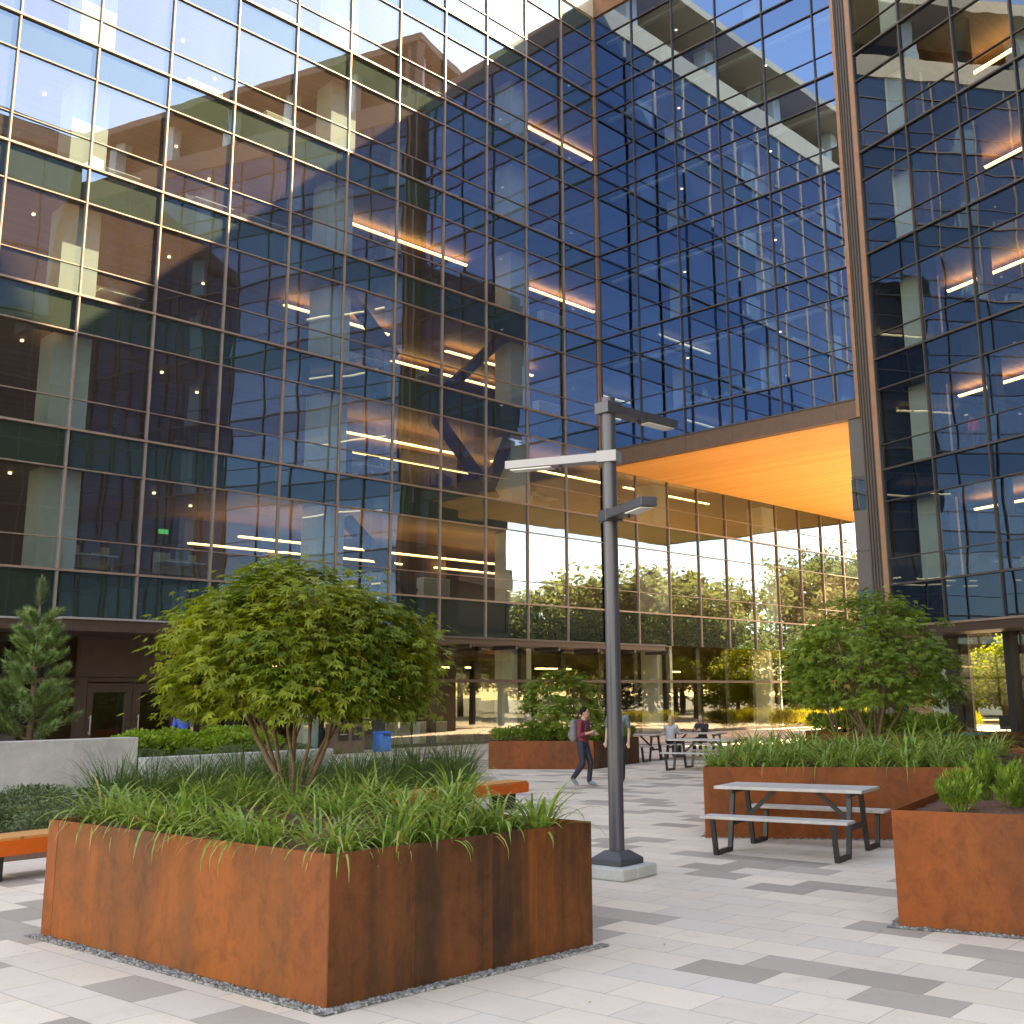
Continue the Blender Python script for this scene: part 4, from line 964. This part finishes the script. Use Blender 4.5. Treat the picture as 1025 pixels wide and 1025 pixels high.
cb_ = make_cab('pale low cabinet behind the left-hand glass wall', 'cabinets behind the left-hand glass')
rr_ = random.Random(99); first = {'d': 1, 'c': 1, 'b': 1}
def place(pr, key, x, y, z, rz, label=None, group=None):
    o = pr if first.get(key) else copy_tree(pr); first[key] = 0
    o.location = (x, y, z); o.rotation_euler = (0, 0, rz)
    if label: o['label'] = label
    if group: o['group'] = group
for k in range(0, 6):
    for y in (11.8, 16.3, 19.2, 22.0, 27.4, 31.0, 37.6):
        q = rr_.random(); x = -35.395 - rr_.uniform(.9, 1.5); z = F[k] - .018
        yy = y + rr_.uniform(-.5, .5)
        if q < .42: place(dk, 'd', x, yy, z, math.pi/2); place(ch, 'c', x - .9, yy, z, math.pi/2 + .4)
        elif q < .72: place(cb_, 'b', x + .3, yy, z, math.pi/2)
        else: place(ch, 'c', x, yy, z, rr_.uniform(0, 6)); place(ch, 'c', x - .1, yy + .9, z, rr_.uniform(0, 6))
for k in range(2, 7):
    for x in (-34.2, -31.2, -28.4, -24.2):
        if rr_.random() < .65:
            place(dk, 'd', x + rr_.uniform(-.4, .4), 42.6, F[k] - .018, 0, 'pale office desk with a dark monitor inside the blue glass bridge', 'desks inside the bridge')
            place(ch, 'c', x, 43.5, F[k] - .018, 3.3, 'dark office chair inside the blue glass bridge', 'chairs inside the bridge')
for k in range(0, 5):
    for s in (3.6, 6.4, 9.0):
        if rr_.random() < .75:
            p = pt(fR, s, -2.3 - rr_.random(), F[k] - .018); place(dk, 'd', p[0], p[1], p[2], -.316, 'pale office desk with a dark monitor in the right-hand glass building', 'desks in the right-hand building')
            p = pt(fR, s + .3, -3.6, F[k] - .018); place(ch, 'c', p[0], p[1], p[2], 2.8, 'dark office chair in the right-hand glass building', 'chairs in the right-hand building')
# cafe furniture at ground level
for i, y in enumerate((29.0, 31.0, 36.5)): place(cb_, 'b', -36.8, y, .0, math.pi/2, 'cream low counter behind the ground floor glass left of the low planter', 'counters behind the ground floor glass')
for i in range(5):
    p = pt(fR, 3.2 + i*1.3, -1.6, 0); place(ch, 'c', p[0], p[1], 0, i*1.1, 'dark chair on the ground floor of the right-hand building', 'ground floor chairs on the right')

# ------------------------------------------------------------------ people
def remesh(mb, name, mat, parent, vox, smooth_it=2):
    o = mb.build(name, mat, None)
    md = o.modifiers.new('r', 'REMESH'); md.mode = 'VOXEL'; md.voxel_size = vox
    s2 = o.modifiers.new('s', 'SMOOTH'); s2.iterations = smooth_it; s2.factor = .5
    dg = bpy.context.evaluated_depsgraph_get(); me = bpy.data.meshes.new_from_object(o.evaluated_get(dg))
    old = o.data; o.modifiers.clear(); o.data = me; bpy.data.meshes.remove(old); me.name = name
    me.polygons.foreach_set('use_smooth', [True]*len(me.polygons))
    if not me.materials: me.materials.append(mat)
    o.parent = parent; return o
def limb(m, pts, rs):
    pts = [Vector(p) for p in pts]
    for (a, b), (r0, r1) in zip(zip(pts[:-1], pts[1:]), zip(rs[:-1], rs[1:])):
        n = max(2, int((b - a).length/(.4*min(r0, r1))) + 1)
        for i in range(n + 1): f = i/n; m.ball(a.lerp(b, f), r0 + (r1 - r0)*f, 8, 6)
def person(label, loc, rz, J, top, bottom, hair, skin='skin1', shoe='shoe', sleeve=1.0, longhair=False, skirtless=True, s=1.0, vox=.013):
    """facing local +Y; J holds joints in metres"""
    t = thing('person', label, 'person', loc, rz); t.scale = (s, s, s)
    V = lambda k: Vector(J[k])
    hip, ch_, nk, hd = V('hip'), V('chest'), V('neck'), V('head')
    face = Vector(J.get('face', (0, 1, 0))).normalized(); sd = face.cross(Vector((0, 0, 1))).normalized()
    m = MB()
    m.ball(hd, (.074, .092, .112), 14, 10); m.ball(hd + face*.03 + Vector((0, 0, -.05)), (.055, .06, .062), 10, 8)
    m.ball(hd + face*.098 + Vector((0, 0, -.012)), .015, 8, 6); m.ball(hd + face*.092 + Vector((0, 0, -.055)), (.024, .012, .009), 8, 6)
    for q in (-1, 1): m.ball(hd + sd*q*.076 + Vector((0, 0, -.01)), (.012, .02, .03), 8, 6)
    limb(m, [hd + Vector((0, 0, -.06)), nk], [.052, .055])
    limb(m, [nk, ch_], [.07, .10]); 
    for f in range(7): p = hip.lerp(ch_, f/6); m.ball(p, (.145 - .02*math.sin(f/6*3.14) , .095 + .01*(f/6), .10), 12, 8)
    for q in 'lr':
        sh, el, wr = V('sh' + q), V('el' + q), V('wr' + q)
        limb(m, [ch_.lerp(sh, .5), sh, el, wr], [.075, .058, .043, .028])
        d = (wr - el).normalized(); side = d.cross(face).normalized() if abs(d.dot(face)) < .95 else sd
        pal = wr + d*.055; m.ball(wr + d*.03, .03, 8, 6); m.ball(pal, (.036, .036, .036), 8, 6)
        up = d.cross(side)
        for j, (o_, l_) in enumerate(((-.027, .06), (-.009, .07), (.009, .066), (.027, .052))):
            b = pal + d*.02 + side*o_; k1 = b + d*l_*.55 + up*.004; k2 = k1 + (d*.7 + up*.7)*l_*.45; limb(m, [b, k1, k2], [.0105, .0098, .0088])
        limb(m, [wr + d*.02 + side*.025, wr + d*.055 + side*.052 + up*.015, wr + d*.085 + side*.052 + up*.03], [.012, .0105, .0095])
        hj, kn, an = V('hj' + q), V('kn' + q), V('an' + q)
        limb(m, [hj, kn, an], [.088, .055, .037]); to = V('to' + q); limb(m, [an, to], [.038, .032])
    remesh(m, 'body', M[skin], t, vox*.72, 1)
    m = MB()                                              # top
    for f in range(9): p = hip.lerp(ch_, f/8); m.ball(p, (.162 - .018*math.sin(f/8*3.14), .112 + .01*(f/8), .10), 12, 8)
    limb(m, [ch_, nk + Vector((0, 0, -.035))], [.115, .075])
    for q in 'lr':
        sh, el, wr = V('sh' + q), V('el' + q), V('wr' + q)
        if sleeve > .6: limb(m, [ch_.lerp(sh, .5), sh, el, el.lerp(wr, (sleeve - .5)*1.8 if sleeve < 1 else .95)], [.088, .072, .056, .044])
        else: limb(m, [ch_.lerp(sh, .5), sh, sh.lerp(el, sleeve*1.4)], [.088, .074, .064])
    remesh(m, 'shirt', M[top], t, vox)
    m = MB()                                              # trousers
    m.ball(hip, (.16, .115, .10), 12, 8)
    for q in 'lr': limb(m, [V('hj' + q), V('kn' + q), V('an' + q) + Vector((0, 0, .02))], [.102, .070, .055])
    remesh(m, 'trousers', M[bottom], t, vox)
    for q in 'lr':
        m = MB(); an, to = V('an' + q), V('to' + q); limb(m, [an + Vector((0, 0, -.01)), an.lerp(to, .5), to.lerp(an, .12)], [.046, .042, .036]); remesh(m, 'shoe', M[shoe], t, vox)
    m = MB(); m.ball(hd - face*.022 + Vector((0, 0, .028)), (.086, .098, .105), 14, 10)
    if longhair: limb(m, [hd - face*.06, hd - face*.075 + Vector((0, 0, -.16)), hd - face*.08 + Vector((0, 0, -.28))], [.085, .075, .05]); [limb(m, [hd + sd*q*.07, hd + sd*q*.085 + Vector((0, 0, -.2))], [.035, .03]) for q in (-1, 1)]
    remesh(m, 'hair', M[hair], t, vox)
    m = MB()
    for q in (-1, 1): m.ball(hd + face*.088 + sd*q*.032 + Vector((0, 0, .012)), .012, 8, 6)
    m.build('eyes', M['eye'], t) if False else None
    e = m.build('eyes', M['eye'], None); e.parent = t
    return t
walk = dict(hip=(0, 0, .93), chest=(0, .03, 1.25), neck=(0, .035, 1.42), head=(0, .06, 1.555), shl=(-.18, .02, 1.35), shr=(.18, .02, 1.35), ell=(-.23, -.03, 1.08), elr=(.22, .02, 1.08), wrl=(-.17, .20, 1.10), wrr=(.14, .24, 1.14),
            hjl=(-.09, 0, .90), hjr=(.09, 0, .90), knl=(-.09, .14, .49), knr=(.09, .03, .48), anl=(-.09, .10, .10), anr=(.09, -.20, .16), tol=(-.09, .26, .045), tor=(.09, -.10, .05))
wm = person('woman walking in a maroon top and dark trousers with a grey backpack', (-16.5, 18.2, 0), math.atan2(-.30, .95) - 0.95, walk, 'maroon', 'navy', 'blackhair', 'skin2', 'shoe', .75)
stand = dict(hip=(0, 0, .98), chest=(0, .02, 1.32), neck=(0, .02, 1.50), head=(0, .04, 1.64), shl=(-.20, .0, 1.42), shr=(.20, .0, 1.42), ell=(-.25, -.04, 1.13), elr=(.25, -.02, 1.13), wrl=(-.24, .08, .88), wrr=(.27, .10, .90),
             hjl=(-.09, 0, .95), hjr=(.09, 0, .95), knl=(-.1, .12, .52), knr=(.1, -.02, .50), anl=(-.1, .20, .10), anr=(.1, -.26, .13), tol=(-.1, .36, .04), tor=(.1, -.14, .05))
man = person('man walking behind the lamp post in a grey T-shirt and black trousers', (-16.70, 19.62, 0), -2.5, stand, 'greyshirt', 'blackcloth', 'brownhair', 'skin1', 'blackcloth', .45)
# backpack and handbag
def world_of(t, p): return t.matrix_world @ Vector(p) if False else Matrix.Translation(t.location) @ Matrix.Rotation(t.rotation_euler[2], 4, 'Z') @ Vector(p)
bp = thing('backpack', 'grey backpack on the back of the woman in maroon', 'backpack', tuple(world_of(wm, (0, -.17, 1.02))), wm.rotation_euler[2])
def bag(m): [m.ball((0, -.03, z), (.13, .10, .10), 12, 8) for z in (0, .08, .16, .24, .30)]
mb_ = MB(); bag(mb_); o = remesh(mb_, 'pack_body', M['greybag'], bp, .014)
mb_ = MB(); mb_.ball((0, -.12, .06), (.10, .05, .09), 12, 8); remesh(mb_, 'front_pocket', M['greybag'], bp, .012)
for q in (-.1, .1):
    m = MB(); m.tube([(q, .0, .34), (q, .15, .40), (q, .30, .30), (q*1.2, .30, .12), (q*1.2, .12, .0)], .016, 6); o = m.build('strap', M['darkgrey'], None); o.parent = bp
sit = dict(hip=(0, 0, .56), chest=(0, .06, .88), neck=(0, .08, 1.05), head=(0, .12, 1.19), shl=(-.17, .06, .97), shr=(.17, .06, .97), ell=(-.22, .20, .77), elr=(.22, .20, .77), wrl=(-.12, .42, .82), wrr=(.10, .42, .83),
           hjl=(-.09, .04, .55), hjr=(.09, .04, .55), knl=(-.1, .46, .53), knr=(.1, .46, .53), anl=(-.1, .42, .10), anr=(.1, .44, .10), tol=(-.1, .58, .045), tor=(.1, .60, .045))
ta = .22; tc = Vector((-21.0, 28.3, 0)); ex = Vector((math.cos(ta), math.sin(ta), 0)); ey = Vector((-math.sin(ta), math.cos(ta), 0))
p = tc - ex*.45 - ey*.78; person('seated woman with long blond hair and a pale grey top at the picnic table', tuple(p), ta, sit, 'palegrey', 'blackcloth', 'blond', 'skin1', 'shoe', 1.0, True)
p = tc - ex*.05 + ey*.78; person('seated woman with dark hair in black, facing the blond woman', tuple(p), ta + math.pi, sit, 'blackcloth', 'blackcloth', 'brownhair', 'skin1', 'shoe', 1.0, True)
st2 = dict(stand); st2.update(knl=(-.1, .0, .51), knr=(.1, .0, .51), anl=(-.1, 0, .1), anr=(.1, 0, .1), tol=(-.1, .15, .045), tor=(.1, .15, .045))
person('person in a royal blue T-shirt standing behind the lime-green shrubs', (-29.9, 16.05, .0), -2.0, st2, 'blueshirt', 'navy', 'blond', 'skin1', 'shoe', .45)
person('person in a bright red top behind the glass of the right-hand building', tuple(pt(fR, 3.2, -1.4, F[1] - .018)), 1.2, st2, 'redcloth', 'navy', 'blackhair', 'skin2', 'blackcloth', 1.0)
person('person in a white shirt and dark trousers standing inside the blue glass bridge', (-30.7, 43.2, F[2] - .018), 2.6, st2, 'whitecloth', 'navy', 'brownhair', 'skin1', 'blackcloth', 1.0)

# ------------------------------------------------------------------ light, sky, camera
SUN = Vector((.5, 1.0, .968)).normalized(); el = math.asin(SUN.z); az = math.atan2(SUN.x, SUN.y)
w = bpy.data.worlds.new('World'); sc.world = w; w.use_nodes = True; nt = w.node_tree; nt.nodes.clear()
sky = nt.nodes.new('ShaderNodeTexSky'); sky.sky_type = 'NISHITA'; sky.sun_disc = False; sky.sun_elevation = el; sky.sun_rotation = az
sky.dust_density = .6; sky.air_density = 1.0; sky.ozone_density = 1.0
bg = nt.nodes.new('ShaderNodeBackground'); bg.inputs[1].default_value = .12; ow = nt.nodes.new('ShaderNodeOutputWorld')
nt.links.new(sky.outputs[0], bg.inputs[0]); nt.links.new(bg.outputs[0], ow.inputs[0])
sl = bpy.data.lights.new('sun', 'SUN'); sl.energy = 4.5; sl.angle = rad(.5); sl.color = (1, .90, .78)
so = bpy.data.objects.new('sun', sl); COL.objects.link(so); so.rotation_euler = SUN.to_track_quat('Z', 'Y').to_euler(); so.location = (30, 80, 80)
cam = bpy.data.cameras.new('camera'); co = bpy.data.objects.new('camera', cam); COL.objects.link(co); sc.camera = co
cr = Vector((0.730172, 0.683163, -0.011729)); cd = Vector((-0.145399, 0.138584, -0.979619)); cf = Vector((-0.667614, 0.716996, 0.200522))
mw = Matrix(((cr.x, -cd.x, -cf.x, 0), (cr.y, -cd.y, -cf.y, 0), (cr.z, -cd.z, -cf.z, 1.9), (0, 0, 0, 1))); co.matrix_world = mw
cam.sensor_width = 36; cam.lens = 36*1102/1025; cam.shift_x = -52.5/1025; cam.shift_y = -40.5/1025; cam.clip_end = 3000; cam.clip_start = .1
sc.view_settings.view_transform = 'Standard'; sc.view_settings.look = 'None'; sc.view_settings.exposure = 3.3; sc.view_settings.use_white_balance = True; sc.view_settings.white_balance_temperature = 10400; sc.view_settings.white_balance_tint = 14; sc.view_settings.gamma = 1
cy = sc.cycles; cy.max_bounces = 9; cy.transparent_max_bounces = 24; cy.glossy_bounces = 5; cy.diffuse_bounces = 3; cy.caustics_reflective = False; cy.caustics_refractive = False
cy.sample_clamp_indirect = 6; cy.sample_clamp_direct = 0
